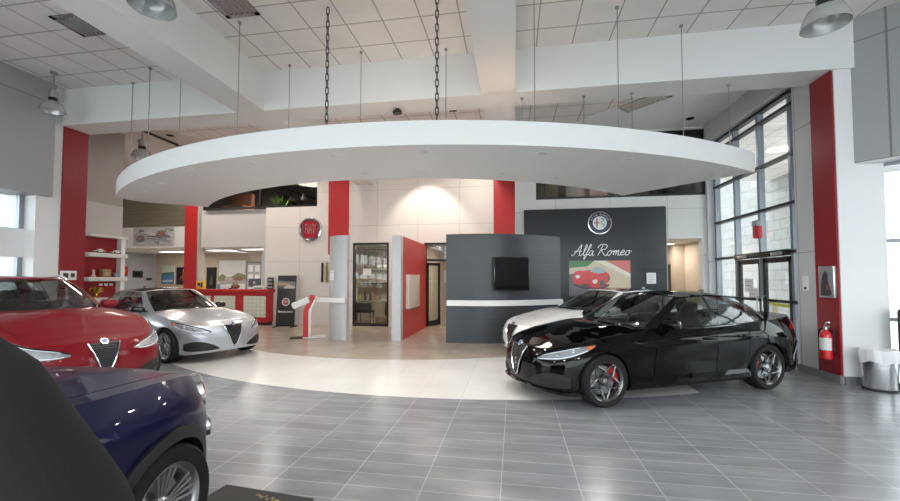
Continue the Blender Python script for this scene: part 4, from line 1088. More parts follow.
m = MB(); m.mesh(text_mesh('FIAT', .30, .006, bevel=.003, space=1.12), T(0, -.068, 0) @ RX(PI / 2) @ Matrix.Diagonal((.62, 1.6, 1, 1))); m.build('lettering', M_chrome, f0)

# ---- picture of a red racing coupe on the charcoal wall (flat print)
def flat_picture(name, label, cat, x0, x1, y, z0, z1, shapes, mats, frame_m=None, th=.03, axis='y', fw=.0):
    """print on a slab: shapes = [(material index, [(u, v), ...]), ...] in 0..1"""
    cx_, cz_ = (x0 + x1) / 2, (z0 + z1) / 2
    t = thing(name, label, cat, (cx_, y, cz_) if axis == 'y' else (y, cx_, cz_), 0 if axis == 'y' else axis)
    w, h = abs(x1 - x0), z1 - z0
    m = MB(); m.box(-w / 2 - fw, w / 2 + fw, -th, -.001, -h / 2 - fw, h / 2 + fw); m.build('picture_panel' if not frame_m else 'picture_frame', frame_m or mats[0], t)
    m = MB()
    for k, (mi, P) in enumerate(shapes):
        d = th + .0006 * (k + 1)
        m.add([(-w / 2 + w * u, -d, -h / 2 + h * v) for u, v in P], [tuple(range(len(P)))], mi)
    m.build('print', mats, t, 0, outward=False)
    # every face of the print looks out of the wall
    me = t.children[-1].data if t.children else None
    for o in t.children:
        if o.name.startswith('print'):
            b = bmesh.new(); b.from_mesh(o.data)
            for f_ in b.faces:
                f_.normal_update()
                if f_.normal.y > 0: f_.normal_flip()
            b.to_mesh(o.data); b.free()
    return t
def cc(P, n=6): return [tuple(q) for q in catmull(P + [P[0]], n)[:-1]]
FULL = [(0, 0), (1, 0), (1, 1), (0, 1)]
pk = lambda n, c, r=.35: mat('print_' + n, c, r)
flat_picture('racing_picture', 'large picture of a red racing coupe on the charcoal wall', 'picture', 1.48, 3.05, 11.27, 1.16, 2.12,
    [(0, FULL), (1, [(0, 1), (0, .80), (.30, .84), (.42, 1)]), (2, [(.62, 1), (1, .62), (1, 1)]), (3, [(.42, 1), (1, .52), (1, .64), (.58, 1)]), (4, [(0, .62), (.30, .70), (.45, .60), (.5, .2), (.2, .0), (0, 0)]),
     (9, cc([(.05, .33), (.25, .20), (.55, .22), (.66, .34), (.40, .30), (.2, .36)])),
     (5, cc([(.06, .42), (.07, .62), (.13, .71), (.24, .72), (.40, .75), (.58, .70), (.66, .60), (.66, .44), (.55, .28), (.42, .24), (.22, .30), (.10, .36)])),
     (6, cc([(.34, .70), (.40, .80), (.50, .82), (.58, .76), (.60, .68), (.48, .64)])),
     (7, cc([(.10, .58), (.16, .60), (.18, .53), (.12, .50)])), (7, cc([(.38, .44), (.45, .48), (.46, .38), (.40, .36)])),
     (8, cc([(.50, .42), (.56, .46), (.58, .34), (.53, .28), (.49, .32)], 8)), (8, cc([(.62, .54), (.655, .55), (.66, .46), (.63, .44)], 8)), (9, cc([(.20, .36), (.30, .34), (.36, .30), (.28, .29), (.2, .32)]))],
    [pk('track_sand', (.60, .50, .36)), pk('grass', (.06, .20, .07)), pk('pale_red', (.62, .16, .13)), pk('kerb', (.70, .66, .56)), pk('shade_grey', (.15, .13, .15)), pk('coupe_red', (.60, .03, .03), .3), pk('screen', (.35, .42, .45)), pk('lamp', (.75, .72, .68)), pk('wheel', (.10, .09, .09)), pk('deep_shadow', (.06, .05, .06))])
# notice
def notice(label, x0, x1, y, z0, z1, rz=0., lines=4, cat='notice', axis='y', name='paper_notice'):
    t = thing(name, label, cat, ((x0 + x1) / 2, y, (z0 + z1) / 2) if axis == 'y' else (y, (x0 + x1) / 2, (z0 + z1) / 2), rz)
    w, h = (x1 - x0), (z1 - z0); m = MB(); m.box(-w / 2, w / 2, -.006, -.001, -h / 2, h / 2); m.build('paper_sheet', mat('paper_white', (.82, .82, .84), .6), t)
    m = MB()
    for k in range(lines):
        z = h * (.3 - .6 * k / max(1, lines - 1)); m.box(-w * .36, w * (.36 - .12 * (k % 2)), -.0075, -.006, z - h * .02, z + h * .02)
    if lines: m.build('printed_lines', mat('print_grey_ink', (.35, .35, .38), .6), t)
    return t
notice('white notice sheet on the charcoal wall right of the racing picture', 3.46, 3.69, 11.27, 1.50, 1.79)
m = MB(); m.box(3.2, 3.94, 11.262, 11.272, 1.86, 1.875); struct(m.build('trim_6', mat('charcoal_joint', (.015, .016, .018), .5)))

# ---- television on the curved partition
a_, b_ = Vector((-.50, 10.03, 0)), Vector((.37, 10.36, 0)); u = (b_ - a_).normalized(); L_ = (b_ - a_).length
t = thing('television', 'black flat television on the curved charcoal partition', 'television', ((a_.x + b_.x) / 2, (a_.y + b_.y) / 2, 1.755), math.atan2(u.y, u.x))
m = MB(); m.box(-L_ / 2, L_ / 2, -.03, .03, -.42, .42, .008); m.build('bezel', M_gloss, t)
m = MB(); m.box(-L_ / 2 + .02, L_ / 2 - .02, -.033, -.030, -.40, .40); m.build('screen', mat('black_screen', (.006, .006, .007), .10, spec=.2), t)
m = MB(); m.box(-.2, .2, .03, .10, -.15, .15, .01); m.box(-.15, .05, .08, .115, -.1, .1); m.build('wall_mount', M_blackp, t)

# ---- cream display board on the red wing wall
t = thing('wall_board', 'cream display board on the red wing wall', 'board', (-2.95, 11.32, 1.28))
m = MB(); m.box(.0, .10, -.62, .62, -.47, .47, .008); m.build('board_face', mat('cream_board', (.76, .70, .62), .5), t)
m = MB(); m.box(.012, .09, -.60, .60, -.50, -.47); m.build('board_shade_strip', mat('board_shadow_gap', (.25, .22, .2), .6), t)  # dark strip, the shade under the board put into its colour

# ------------------------------------------------------------------ reception
t = thing('reception_desk', 'red reception desk with pale green tiled front panels', 'desk', (-10.0, 13.0, 0))
m = MB(); m.box(-1.55, 1.42, -.02, .28, .10, 1.18); m.build('desk_body', W_redlit, t)
m = MB(); m.box(-1.6, 1.48, -.08, .29, 1.16, 1.27, .01); m.build('desk_top', W_redlit, t)
m = MB(); m.box(-1.5, 1.40, .03, .26, 0, .10); m.build('kick_plate', M_dark, t)
M_gt = brickmat('pale_green_tile', (.66, .70, .60), (.70, .74, .63), (.48, .52, .44), .16, .13, .008, .25, axes='XZ')
for x0, x1 in ((-1.42, -.86 + .0), (-.72, .12), (.46, 1.32)):
    m = MB(); m.box(x0, x1, -.035, -.02, .28, 1.03); m.build('tiled_panel', M_gt, t)
# things on the desk
def on(name, label, cat, x, y, z, rz=0, group=None): return thing(name, label, cat, (x, y, z), rz, group)
t = on('box', 'yellow box with black print at the left end of the reception desk', 'box', -11.42, 13.15, 1.27, .1)
m = MB(); m.box(-.14, .14, -.06, .06, 0, .30, .006); m.build('carton', mat('box_yellow', (.72, .50, .05), .5), t); m = MB(); m.box(-.09, .02, -.063, -.06, .12, .22); m.box(.04, .10, -.063, -.06, .06, .24); m.build('carton_print', mat('box_print', (.03, .03, .03), .5), t)
t = on('bottle', 'small blue spray bottle on the reception desk', 'bottle', -10.72, 13.2, 1.27)
m = MB(); m.lathe([(.001, 0), (.05, 0), (.052, .12), (.03, .17), (.018, .2)], 16); m.build('bottle_body', mat('bottle_blue', (.10, .30, .55), .25), t); m = MB(); m.box(-.05, .02, -.015, .015, .2, .245, .008); m.build('spray_head', M_white, t)
t = on('handbag', 'brown bag lying on the reception desk', 'bag', -10.05, 13.2, 1.27)
m = MB(); m.ball((0, 0, .10), .16, 1.1, .5, .62, 18); m.build('bag_body', mat('bag_brown', (.22, .11, .05), .6), t, 60); m = MB(); m.tube([(-.1, 0, .15), (-.06, 0, .25), (.06, 0, .25), (.1, 0, .15)], .012, 8); m.build('bag_strap', mat('bag_strap', (.10, .05, .025), .6), t)
t = on('folder_stack', 'black folders lying on the reception desk beside the brown bag', 'folder', -10.42, 13.2, 1.27)
m = MB(); m.box(-.2, .2, -.1, .1, 0, .05, .004); m.build('folder_cover', M_blackp, t); m = MB(); m.box(-.19, .19, -.105, -.1, .01, .04); m.build('folder_pages', M_white, t)
t = on('monitor', 'grey computer monitor on the reception desk', 'monitor', -9.28, 13.20, 1.27)
m = MB(); m.box(-.24, .24, -.02, .02, .08, .38, .01); m.build('monitor_back', mat('mon_grey', (.10, .11, .13), .3), t); m = MB(); m.cyl((0, 0, 0), (0, 0, .012), .1); m.cyl((0, 0, 0), (0, 0, .1), .02); m.build('monitor_foot', M_dark, t); m = MB(); m.cyl((0, -.021, .24), (0, -.024, .24), .05); m.build('monitor_emblem', M_alu, t)
t = on('printer', 'white tray box on the reception desk right of the monitor', 'box', -8.92, 12.99, 1.27)
m = MB(); m.box(-.2, .2, -.1, .1, 0, .13, .015); m.build('tray_body', M_white, t); m = MB(); m.box(-.16, .16, -.103, -.1, .03, .06); m.build('tray_slot', M_dark, t)
t = on('brochure_rack', 'dark brochure rack at the right end of the reception desk', 'rack', -8.66, 13.18, 1.27)
m = MB(); m.box(-.11, .11, 0, .06, 0, .42, .005); m.build('rack_back', M_blackp, t)
for k in range(3):
    m = MB(); m.box(-.10, .10, -.05, .0, .03 + .13 * k, .11 + .13 * k, .003); m.build('leaflet_pocket', mat('leaflet', (.28, .29, .30), .4), t)

# pictures and boards in the recess behind
flat_picture('landscape_picture', 'big pale picture of cars on a road behind the reception desk', 'picture', -13.78, -12.42, 16.99, 1.02, 2.52,
    [(0, FULL), (1, cc([(0, .50), (.15, .58), (.28, .49), (.5, .50), (.7, .60), (.88, .58), (1, .54), (1, .38), (.5, .34), (0, .36)])), (2, [(0, .36), (1, .40), (1, .28), (0, .24)]), (3, cc([(.22, .41), (.28, .47), (.46, .47), (.54, .41), (.48, .37), (.26, .37)])), (4, cc([(.58, .42), (.66, .48), (.86, .48), (.94, .41), (.84, .37), (.62, .37)]))],
    [pk('sky_white', (.72, .74, .74)), pk('hedge', (.25, .27, .16)), pk('road', (.40, .40, .40)), pk('car_silver', (.50, .46, .44)), pk('car_brown', (.30, .14, .10))])
t = thing('notice_board', 'tall grey notice board with white sheets behind the reception desk', 'board', (-11.95, 16.99, 1.72))
m = MB(); m.box(-.40, .40, -.05, -.001, -.72, .72, .005); m.build('board_frame', mat('board_grey', (.20, .21, .22), .5), t); m = MB(); m.box(-.34, .34, -.055, -.05, -.66, .66); m.build('board_face', mat('board_pale', (.42, .43, .45), .5), t)
for k, (x, z) in enumerate(((-.17, .42), (.17, .42), (-.17, .0), (.17, -.02), (-.16, -.4))):
    m = MB(); m.box(x - .12, x + .12, -.058, -.055, z - .15, z + .15); m.build('pinned_sheet', mat('paper_white', (.82, .82, .84), .6), t)
w = MB(); w.box(-11.55, -9.1, 16.9, 16.99, 0, 2.95); struct(w.build('wall_recess_pale', W_lgrey))
for k, (x, z, lab) in enumerate(((-11.15, 2.2, 'upper left white sheet on the pale wall behind reception'), (-10.55, 2.25, 'upper right white sheet on the pale wall behind reception'), (-11.1, 1.75, 'lower left white sheet on the pale wall behind reception'), (-10.6, 1.78, 'lower right white sheet on the pale wall behind reception'))):
    notice(lab, x - .17, x + .17, 16.9, z - .13, z + .13, 0, 3)
flat_picture('poster', 'blue and green poster on the tan recess wall', 'poster', -16.9, -16.2, 16.99, 1.42, 2.3, [(0, FULL), (1, [(0, .55), (1, .62), (1, 1), (0, 1)]), (2, [(0, .50), (1, .56), (1, .66), (0, .60)]), (3, [(.1, .1), (.9, .1), (.9, .2), (.1, .2)])], [pk('poster_blue', (.10, .20, .36)), pk('poster_pale', (.55, .58, .50)), pk('poster_green', (.10, .22, .12)), pk('poster_cap', (.5, .55, .6))], frame_m=M_white)
flat_picture('poster', 'black poster with a lit figure on the tan recess wall', 'poster', -16.08, -15.3, 16.99, 1.38, 2.22, [(0, FULL), (1, cc([(.42, .2), (.40, .6), (.5, .85), (.62, .6), (.60, .2)])), (2, cc([(.40, .5), (.25, .35), (.3, .3), (.45, .42)])), (3, cc([(.45, .78), (.5, .9), (.57, .8), (.52, .72)]))], [pk('poster_black', (.012, .012, .013)), pk('figure_brown', (.20, .10, .05)), pk('figure_red', (.32, .04, .03)), pk('figure_pale', (.5, .40, .3))])
flat_picture('dark_poster', 'tall dark poster beside the big pale car picture', 'poster', -14.45, -13.95, 16.99, 1.0, 2.2, [(0, FULL), (1, cc([(.3, .3), (.5, .7), (.7, .35)]))], [pk('poster_black', (.012, .012, .013)), pk('figure_grey', (.10, .09, .08))])
rs = random.Random(5)
SK = [(0, FULL)]
for k in range(26):
    u0, v0 = rs.random() * .92, .08 + rs.random() * .75; L0 = .08 + rs.random() * .22; a0_ = -.5 + rs.random(); h0 = .02 + .05 * rs.random()
    P = [(u0, v0), (u0 + L0, v0 + L0 * a0_ * .6), (u0 + L0 * .9, v0 + L0 * a0_ * .6 + h0 * 2), (u0 + L0 * .1, v0 + h0 * 2.4)]
    SK.append((1 + k % 3, [(min(.99, max(.01, x)), min(.97, max(.03, y))) for x, y in P]))
for mi, (u0, v0, sc_) in ((4, (.17, .36, .9)), (5, (.66, .58, 1.1))):
    SK += [(1, cc([(u0 - .10 * sc_, v0 - .12), (u0 - .04, v0 + .18 * sc_), (u0 + .10 * sc_, v0 + .16), (u0 + .14 * sc_, v0 - .10), (u0, v0 - .20)])), (mi, cc([(u0 - .05 * sc_, v0), (u0, v0 + .12 * sc_), (u0 + .08 * sc_, v0 + .06), (u0 + .05, v0 - .08)])), (6, [(u0 - .03, v0 - .02), (u0 + .05, v0 + .02), (u0 + .05, v0 + .05), (u0 - .03, v0 + .01)])]
flat_picture('racing_sketch', 'long grey picture of racing cars on the white fascia', 'picture', -14.72, -12.92, 13.49, 2.95, 3.66, SK,
    [pk('mist', (.48, .49, .51)), pk('slate', (.20, .21, .22)), pk('ash', (.31, .31, .32)), pk('fog', (.62, .62, .63)), pk('accent_rust', (.32, .12, .1)), pk('accent_red', (.42, .08, .07)), pk('accent_sand', (.5, .47, .36))])
t = thing('wall_box', 'red wall box on the grey recess wall', 'box', (-17.28, 15.3, 2.0), 0)
m = MB(); m.box(0, .12, -.2, .2, -.22, .22, .02); m.build('box_case', mat('box_red', (.55, .02, .03), .35), t); m = MB(); m.ball((.12, .02, .0), .06, .4, 1, 1, 12); m.build('box_boss', mat('boss_pink', (.6, .3, .3), .4), t)
t = thing('wall_panel', 'small black wall panel right of the red wall box', 'panel', (-17.28, 16.05, 1.87), 0)
m = MB(); m.box(0, .06, -.24, .24, -.15, .15, .01); m.build('panel_case', M_blackp, t); m = MB(); m.box(.06, .065, -.16, .1, -.06, .06); m.build('panel_screen', M_gloss, t)
t = thing('wall_panel', 'tiny black wall panel in the corner of the grey recess', 'panel', (-17.28, 16.65, 1.65), 0)
m = MB(); m.box(0, .05, -.12, .12, -.05, .05, .01); m.build('panel_case', M_blackp, t)
for x, y, lab in ((-15.0, 15.6, 'ceiling light in the recess under the white fascia'), (-12.0, 14.9, 'ceiling light in the recess over reception'), (-10.2, 14.6, 'ceiling light above the reception desk')):
    room_light(x, y, 2.84 if x > -12.3 else 2.86, 1.1, .35, 14, label=lab)

# ---- poster stand
t = thing('poster_stand', 'dark floor poster stand with round red logo beside the reception desk', 'poster stand', (-7.73, 12.65, 0), math.radians(4))
Mt = RX(-.07)
m = MB(); m.box(-.33, .33, -.02, .02, .06, 1.76, .005, M=Mt); m.build('stand_panel', mat('stand_charcoal', (.035, .036, .040), .4), t)
m = MB()
for P, mi in (([(-.31, 1.30), (.31, 1.30), (.31, 1.74), (-.31, 1.74)], 0), ([(-.31, 1.58), (.31, 1.54), (.31, 1.74), (-.31, 1.74)], 1), ([(-.31, 1.30), (.31, 1.30), (.31, 1.36), (-.31, 1.38)], 2), ([(-.31, 1.44), (.10, 1.42), (.10, 1.47), (-.31, 1.50)], 3), ([(-.10, 1.34), (.0, 1.41), (.2, 1.42), (.30, 1.37), (.30, 1.31), (-.08, 1.31)], 4)):
    d = .0215 + .0008 * len(m.F); m.add([Mt @ Vector((x, -d, z)) for x, z in P], [tuple(range(len(P)))], mi)
m.build('poster_print', [pk('dusk_grey', (.22, .22, .25)), pk('dusk_dark', (.035, .037, .045)), pk('dusk_road', (.12, .11, .11)), pk('dusk_glow', (.72, .38, .18)), pk('dusk_car', (.55, .53, .52))], t, 0)
m = MB(); m.cyl(Mt @ Vector((0, -.02, .85)), Mt @ Vector((0, -.028, .85)), .14, n=32); lo = m.build('stand_logo', mat('logo_silver', (.6, .6, .62), .3), t)
m = MB(); m.prism(rrect(.085, .09, .03), .029, .031, Mt @ T(0, 0, .85) @ RX(PI / 2)); m.build('logo_red', mat('emblem_ruby', (.42, .012, .03), .25, coat=.5), lo)
m = MB(); m.mesh(text_mesh('FIAT', .09, .001, space=1.1), Mt @ T(0, -.033, .85) @ RX(PI / 2) @ Matrix.Diagonal((.66, 1.4, 1, 1))); m.build('logo_lettering', M_white, lo)
m = MB(); m.mesh(text_mesh('fiatusa.com', .115, .001, bevel=.002), Mt @ T(0, -.022, .52) @ RX(PI / 2)); m.build('stand_lettering', M_white, t)
m = MB(); m.box(-.33, -.29, -.22, .26, 0, .03, .008); m.box(.29, .33, -.22, .26, 0, .03, .008); m.box(-.33, .33, .0, .04, 0.02, .07); m.build('stand_feet', M_dark, t)

# ---- kiosk
t = thing('touchscreen_kiosk', 'red and white leaning kiosk with sloped white screen head', 'kiosk', (-5.72, 10.45, 0), math.radians(28.5))
Rk = RX(PI / 2)
m = MB(); m.prism([(.04, .03), (.10, .03), (.10, .74), (.27, 1.12), (.23, 1.16), (.04, .76)], -.20, .20, Rk); m.build('kiosk_post', mat('kiosk_white', (.78, .78, .78), .35), t)
m = MB(); m.prism([(-.10, .03), (.04, .03), (.04, .76), (.23, 1.16), (.09, 1.18), (-.10, .74)], -.20, .20, Rk); m.build('red_panel', W_redlit, t)
m = MB(); m.box(-.10, .50, -.22, .22, 0, .03, .01); m.build('base_plate', mat('kiosk_white', (.78, .78, .78), .35), t)
m = MB(); m.box(-.44, -.11, -.20, .22, 0, .01); m.build('base_mat', M_dark, t)
Mh = T(-.16, -.02, .98) @ RY(-.42)
m = MB(); m.box(-.25, .22, -.22, .20, -.10, .08, .04, 3, M=Mh); hd = m.build('screen_head', mat('kiosk_white', (.78, .78, .78), .35), t)
m = MB(); m.box(-.15, .16, -.10, .08, .08, .084, M=Mh); m.build('screen', mat('black_screen', (.006, .006, .007), .10, spec=.2), hd)
# swatch boards
for k, (x, c, lab) in enumerate(((-6.66, (.03, .03, .03), 'black hanging sample board on the cream wall'), (-6.50, (.45, .33, .06), 'yellow hanging sample board on the cream wall'), (-6.36, (.10, .12, .08), 'dark green hanging sample board next to the grey curved panel'))):
    t = thing('sample_board', lab, 'sample board', (x, 13.27, 1.86), 0, 'hanging sample boards')
    m = MB(); m.box(-.015, .015, -.15, -.02, -.34, .34, .004); m.build('board_face', mat('sample_%d' % k, c, .5), t)
    m = MB(); m.box(-.012, .012, -.15, .0, .34, .36); m.build('board_bracket', M_alu, t)
notice('small white card on the light grey curved panel', -4.93, -4.78, 10.17, 1.60, 1.86, math.radians(-24), 2, 'card', name='paper_card')

# ------------------------------------------------------------------ left display shelves
t = thing('display_shelves', 'white display shelves with red back on the left wall', 'shelves', (XS, 8.99, -.19))
t.scale = (1, 1.12, 1.12)
m = MB(); m.box(.0, .02, -.42, .31, 1.1, 2.60); m.build('back_panel', W_red, t)
m = MB(); m.box(.0, .16, .32, .42, 1.1, 2.62); m.build('side_panel', M_white, t)
for z in (1.14, 1.62, 2.18, 2.62):
    m = MB(); m.box(.0, .22 if z > 1.2 else .19, -.46, .45 if z > 1.2 else .10, z - (.05 if z < 2.6 else .03), z + (.046 if z < 2.6 else .03), .006); m.build('shelf', mat('shelf_white', (.72, .71, .69), .4), t)
def toy_car(label, y, z, c, rz):
    t = thing('model_car', label, 'model car', (XS + .12, y * 1.12, z * 1.12 - .19), rz, 'model cars on the display shelves')
    m = MB(); rows = []
    prof = [(-.13, .03, .02), (-.125, .055, .04), (-.06, .062, .05), (-.03, .10, .045), (.03, .105, .045), (.07, .065, .05), (.125, .05, .042), (.13, .03, .02)]
    rows = [[(x, -w, .022), (x, -w, z_ * .6), (x, -w * .7, z_), (x, w * .7, z_), (x, w, z_ * .6), (x, w, .022)] for x, z_, w in prof]
    m.grid(rows); m.build('car_body', mat('toy_%s' % label[:4], c, .25, coat=.6), t)
    for x in (-.08, .08):
        for s in (-1, 1):
            m = MB(); m.cyl((x, s * .05, .024), (x, s * .032, .024), .024, n=14); m.build('wheel', M_rubber, t)
toy_car('silver model car on the left of the upper display shelf', 7.85, 2.23, (.6, .6, .58), PI / 2)
toy_car('pale model car on the right of the upper display shelf', 8.25, 2.23, (.66, .62, .55), PI / 2)
t = thing('figurine', 'small white figurine on the middle display shelf', 'figurine', (XS + .12, 8.669, 1.680))
m = MB(); m.lathe([(.001, 0), (.05, 0), (.045, .03), (.025, .08), (.03, .12), (.001, .13)], 16); m.build('figurine_body', mat('ivory', (.68, .62, .52), .5), t); m = MB(); m.ball((0, 0, .155), .034); m.build('figurine_head', mat('ivory', (.68, .62, .52), .5), t)
t = thing('box', 'tan carton on the middle display shelf', 'box', (XS + .12, 8.960, 1.680)); m = MB(); m.box(-.07, .07, -.10, .10, 0, .20, .004); m.build('carton', mat('carton_tan', (.36, .22, .11), .7), t); m = MB(); m.box(.07, .072, -.05, .05, .05, .13); m.build('carton_label', mat('carton_label', (.5, .38, .22), .7), t)
t = thing('mug', 'grey blue mug on the middle display shelf', 'mug', (XS + .12, 9.251, 1.680)); m = MB(); m.lathe([(.001, 0), (.045, 0), (.05, .11), (.044, .11), (.04, .01), (.001, .01)], 20); m.build('mug_body', mat('mug_blue', (.25, .30, .34), .4), t); m = MB(); m.tube([(0, .045, .09), (0, .085, .08), (0, .085, .04), (0, .045, .025)], .008, 8); m.build('mug_handle', mat('mug_blue', (.25, .30, .34), .4), t)
t = thing('trophy', 'gold trophy on the lower display shelf', 'trophy', (XS + .12, 8.758, 1.143))
m = MB(); m.lathe([(.001, 0), (.08, 0), (.08, .03), (.03, .05), (.02, .10), (.09, .16), (.12, .26), (.11, .27), (.08, .17), (.001, .12)], 24); m.build('cup', mat('gold', (.70, .45, .10), .25, 1.), t)
for s in (-1, 1):
    m = MB(); m.tube([(0, s * .11, .25), (0, s * .17, .23), (0, s * .16, .16), (0, s * .09, .15)], .01, 8); m.build('cup_handle', mat('gold', (.70, .45, .10), .25, 1.), t)
for k, y in enumerate((7.98, 8.1, 8.22)):
    t = thing('price_card', ('left', 'middle', 'right')[k] + ' of three small white cards on the red shelf back', 'card', (XS + .025, y * 1.12, 1.48), 0, 'small cards on the red shelf back')
    m = MB(); m.box(.001, .006, -.045, .045, -.03, .03); m.build('card_face', M_white, t)
t = thing('licence_plate', 'white and black plate sign on the left red pier', 'sign', (XL + .03, 7.28, 1.70))
m = MB(); m.box(.001, .02, -.17, .15, -.10, .10, .004); m.build('plate', M_white, t); m = MB(); m.box(.02, .023, -.12, -.02, -.06, .05); m.box(.02, .023, .03, .11, -.04, .05); m.build('plate_print', mat('plate_dark', (.05, .04, .045), .5), t)

# ------------------------------------------------------------------ right pier things
t = thing('framed_picture', 'silver framed portrait picture on the right red pier', 'picture', (XR - .03, 7.27, 1.57))
m = MB(); m.box(-.05, -.001, -.155, .155, -.25, .25, .006); m.build('picture_frame', M_alu, t)
m = MB(); m.box(-.053, -.05, -.135, .135, -.23, .23); pr_ = m.build('picture_print', pk('portrait_grey', (.30, .30, .31)), t)
Mp = frame((0, 0, 0), (0, -1, 0), (0, 0, 1))
m = MB(); m.prism(cc([(-.11, -.22), (-.09, .0), (-.03, .16), (.04, .14), (.05, .0), (.11, -.20)]), .0535, .055, Mp); m.build('portrait_shape', pk('portrait_dark', (.05, .045, .05)), pr_)
m = MB(); m.prism(cc([(.0, -.10), (.03, -.03), (.06, -.12)]), .0555, .057, Mp); m.build('portrait_accent', pk('accent_red', (.42, .08, .07)), pr_)
t = thing('fire_extinguisher', 'red fire extinguisher on the right red pier', 'fire extinguisher', (XR - .14, 7.22, .36))
m = MB(); m.lathe([(.001, 0), (.075, 0), (.08, .02), (.08, .36), (.06, .42), (.03, .45), (.025, .47)], 28); m.build('cylinder', mat('extinguisher_red', (.62, .015, .02), .25, coat=.6), t)
m = MB(); m.cyl((0, 0, .46), (0, 0, .50), .03); m.tube([(0, .03, .50), (-.02, -.05, .53), (-.03, -.11, .51)], .012, 8); m.tube([(0, .02, .52), (-.02, -.05, .57), (-.03, -.12, .58)], .011, 8); m.build('valve_handle', M_alu, t)
m = MB(); m.tube([(0, .05, .48), (-.02, .11, .44), (-.02, .12, .28), (-.02, .10, .12)], .012, 8); m.build('hose', M_rubber, t)
m = MB(); m.lathe([(.0815, .14), (.0815, .33)], 20, None, a0=PI * .75, a1=PI * 1.6); m.build('label', mat('label_white', (.72, .72, .70), .5), t)
m = MB(); m.box(.07, .11, -.04, .04, .1, .45); m.build('bracket', M_dark, t)
t = thing('wall_switch', 'white wall plate on the pale pier left of the red pier', 'switch', (XR, 7.83, 1.54))
m = MB(); m.box(-.02, -.001, -.07, .07, -.13, .13, .006); m.build('cover_plate', M_white, t); m = MB(); m.box(-.024, -.02, -.03, .02, -.10, -.06); m.build('dark_button', M_dark, t)
t = thing('trash_can', 'round steel trash can with white liner by the right wall', 'trash can', (5.25, 6.80, 0))
t.scale = (.92, .92, .98)
m = MB(); m.lathe([(.001, .0), (.19, .0), (.20, .02), (.215, .55), (.205, .55), (.19, .04), (.001, .03)], 40); m.build('can_body', mat('polished_steel', (.78, .78, .79), .24, 1.), t)
m = MB(); m.lathe([(.202, .0), (.205, .0), (.207, .035), (.2, .035)], 40); m.build('can_base', M_dark, t)
m = MB(); rows = []
for k in range(49):
    a = 2 * PI * k / 48; w1 = .012 * math.sin(a * 7) + .008 * math.sin(a * 13 + 1); w2 = .02 * math.sin(a * 5 + 2)
    ca, sa = math.cos(a), math.sin(a)
    rows.append([(r * ca, r * sa, z) for r, z in ((.17, .45), (.20, .57), (.222 + w1 * .4, .605 + w2 * .4), (.236 + w1, .57 + w2 * .3), (.232 + w1, .47 + w2), (.226 + w1 * .5, .42 + w2))])
m.grid(rows); m.build('bin_liner', mat('liner_white', (.80, .80, .82), .45), t, 60)
t = thing('sanitizer_stand', 'tall black stand with a pale label behind the trash can', 'stand', (5.74, 6.90, 0), math.radians(45))
m = MB(); m.box(-.18, .18, -.11, .11, 0, 1.18, .05, 3); m.build('stand_body', M_blackp, t); m = MB(); m.box(-.13, .13, -.116, -.11, .86, 1.08, .004); m.build('stand_label', mat('label_mint', (.60, .70, .66), .5), t); m = MB(); m.box(-.19, .19, -.12, .12, 0, .04, .01); m.build('stand_base', M_blackp, t)
t = thing('fire_alarm', 'red fire alarm with clear strobe on the right window mullion', 'alarm', (5.13, 9.42, 2.68))
m = MB(); m.box(-.05, .04, -.10, .10, -.19, .06, .01); m.build('alarm_case', mat('alarm_red', (.55, .03, .035), .4), t); m = MB(); m.box(-.07, .03, -.09, .09, .06, .19, .015); m.build('strobe', mat('strobe_grey', (.30, .32, .34), .2), t)
notice('upper white sheet taped to the glass entrance door', 9.72, 10.06, 5.185, 1.33, 1.63, -PI / 2, 3, axis='x')
notice('lower white sheet taped to the glass entrance door', 9.52, 9.88, 5.178, 1.16, 1.43, -PI / 2, 3, axis='x')
# yellow tape outside the door
for y, lab in ((9.1, 'nearer grey post outside the entrance door'), (10.7, 'farther grey post outside the entrance door')):
    t = thing('barrier_post', lab, 'post', (6.0, y, -.2), 0, 'posts of the yellow tape'); m = MB(); m.cyl((0, 0, .02), (0, 0, 1.36), .025); m.build('post', M_alu, t); m = MB(); m.cyl((0, 0, 0), (0, 0, .03), .15); m.build('post_foot', M_dark, t)
m = MB(); m.grid([[(5.97, 9.1 + 1.6 * k / 12, z - .05 * math.sin(PI * k / 12)) for z in (1.03, 1.11)] for k in range(13)])
for q in range(3): m.grid([[(5.95 - .01 * q, 10.25 + .07 * q + w_, .70 + .37 * k / 6) for w_ in (0, .05)] for k in range(7)])
o = m.build('barrier_tape', mat('tape_yellow', (.80, .70, .05), .4)); tag(o, 'yellow barrier tape strung outside the entrance door', 'tape')

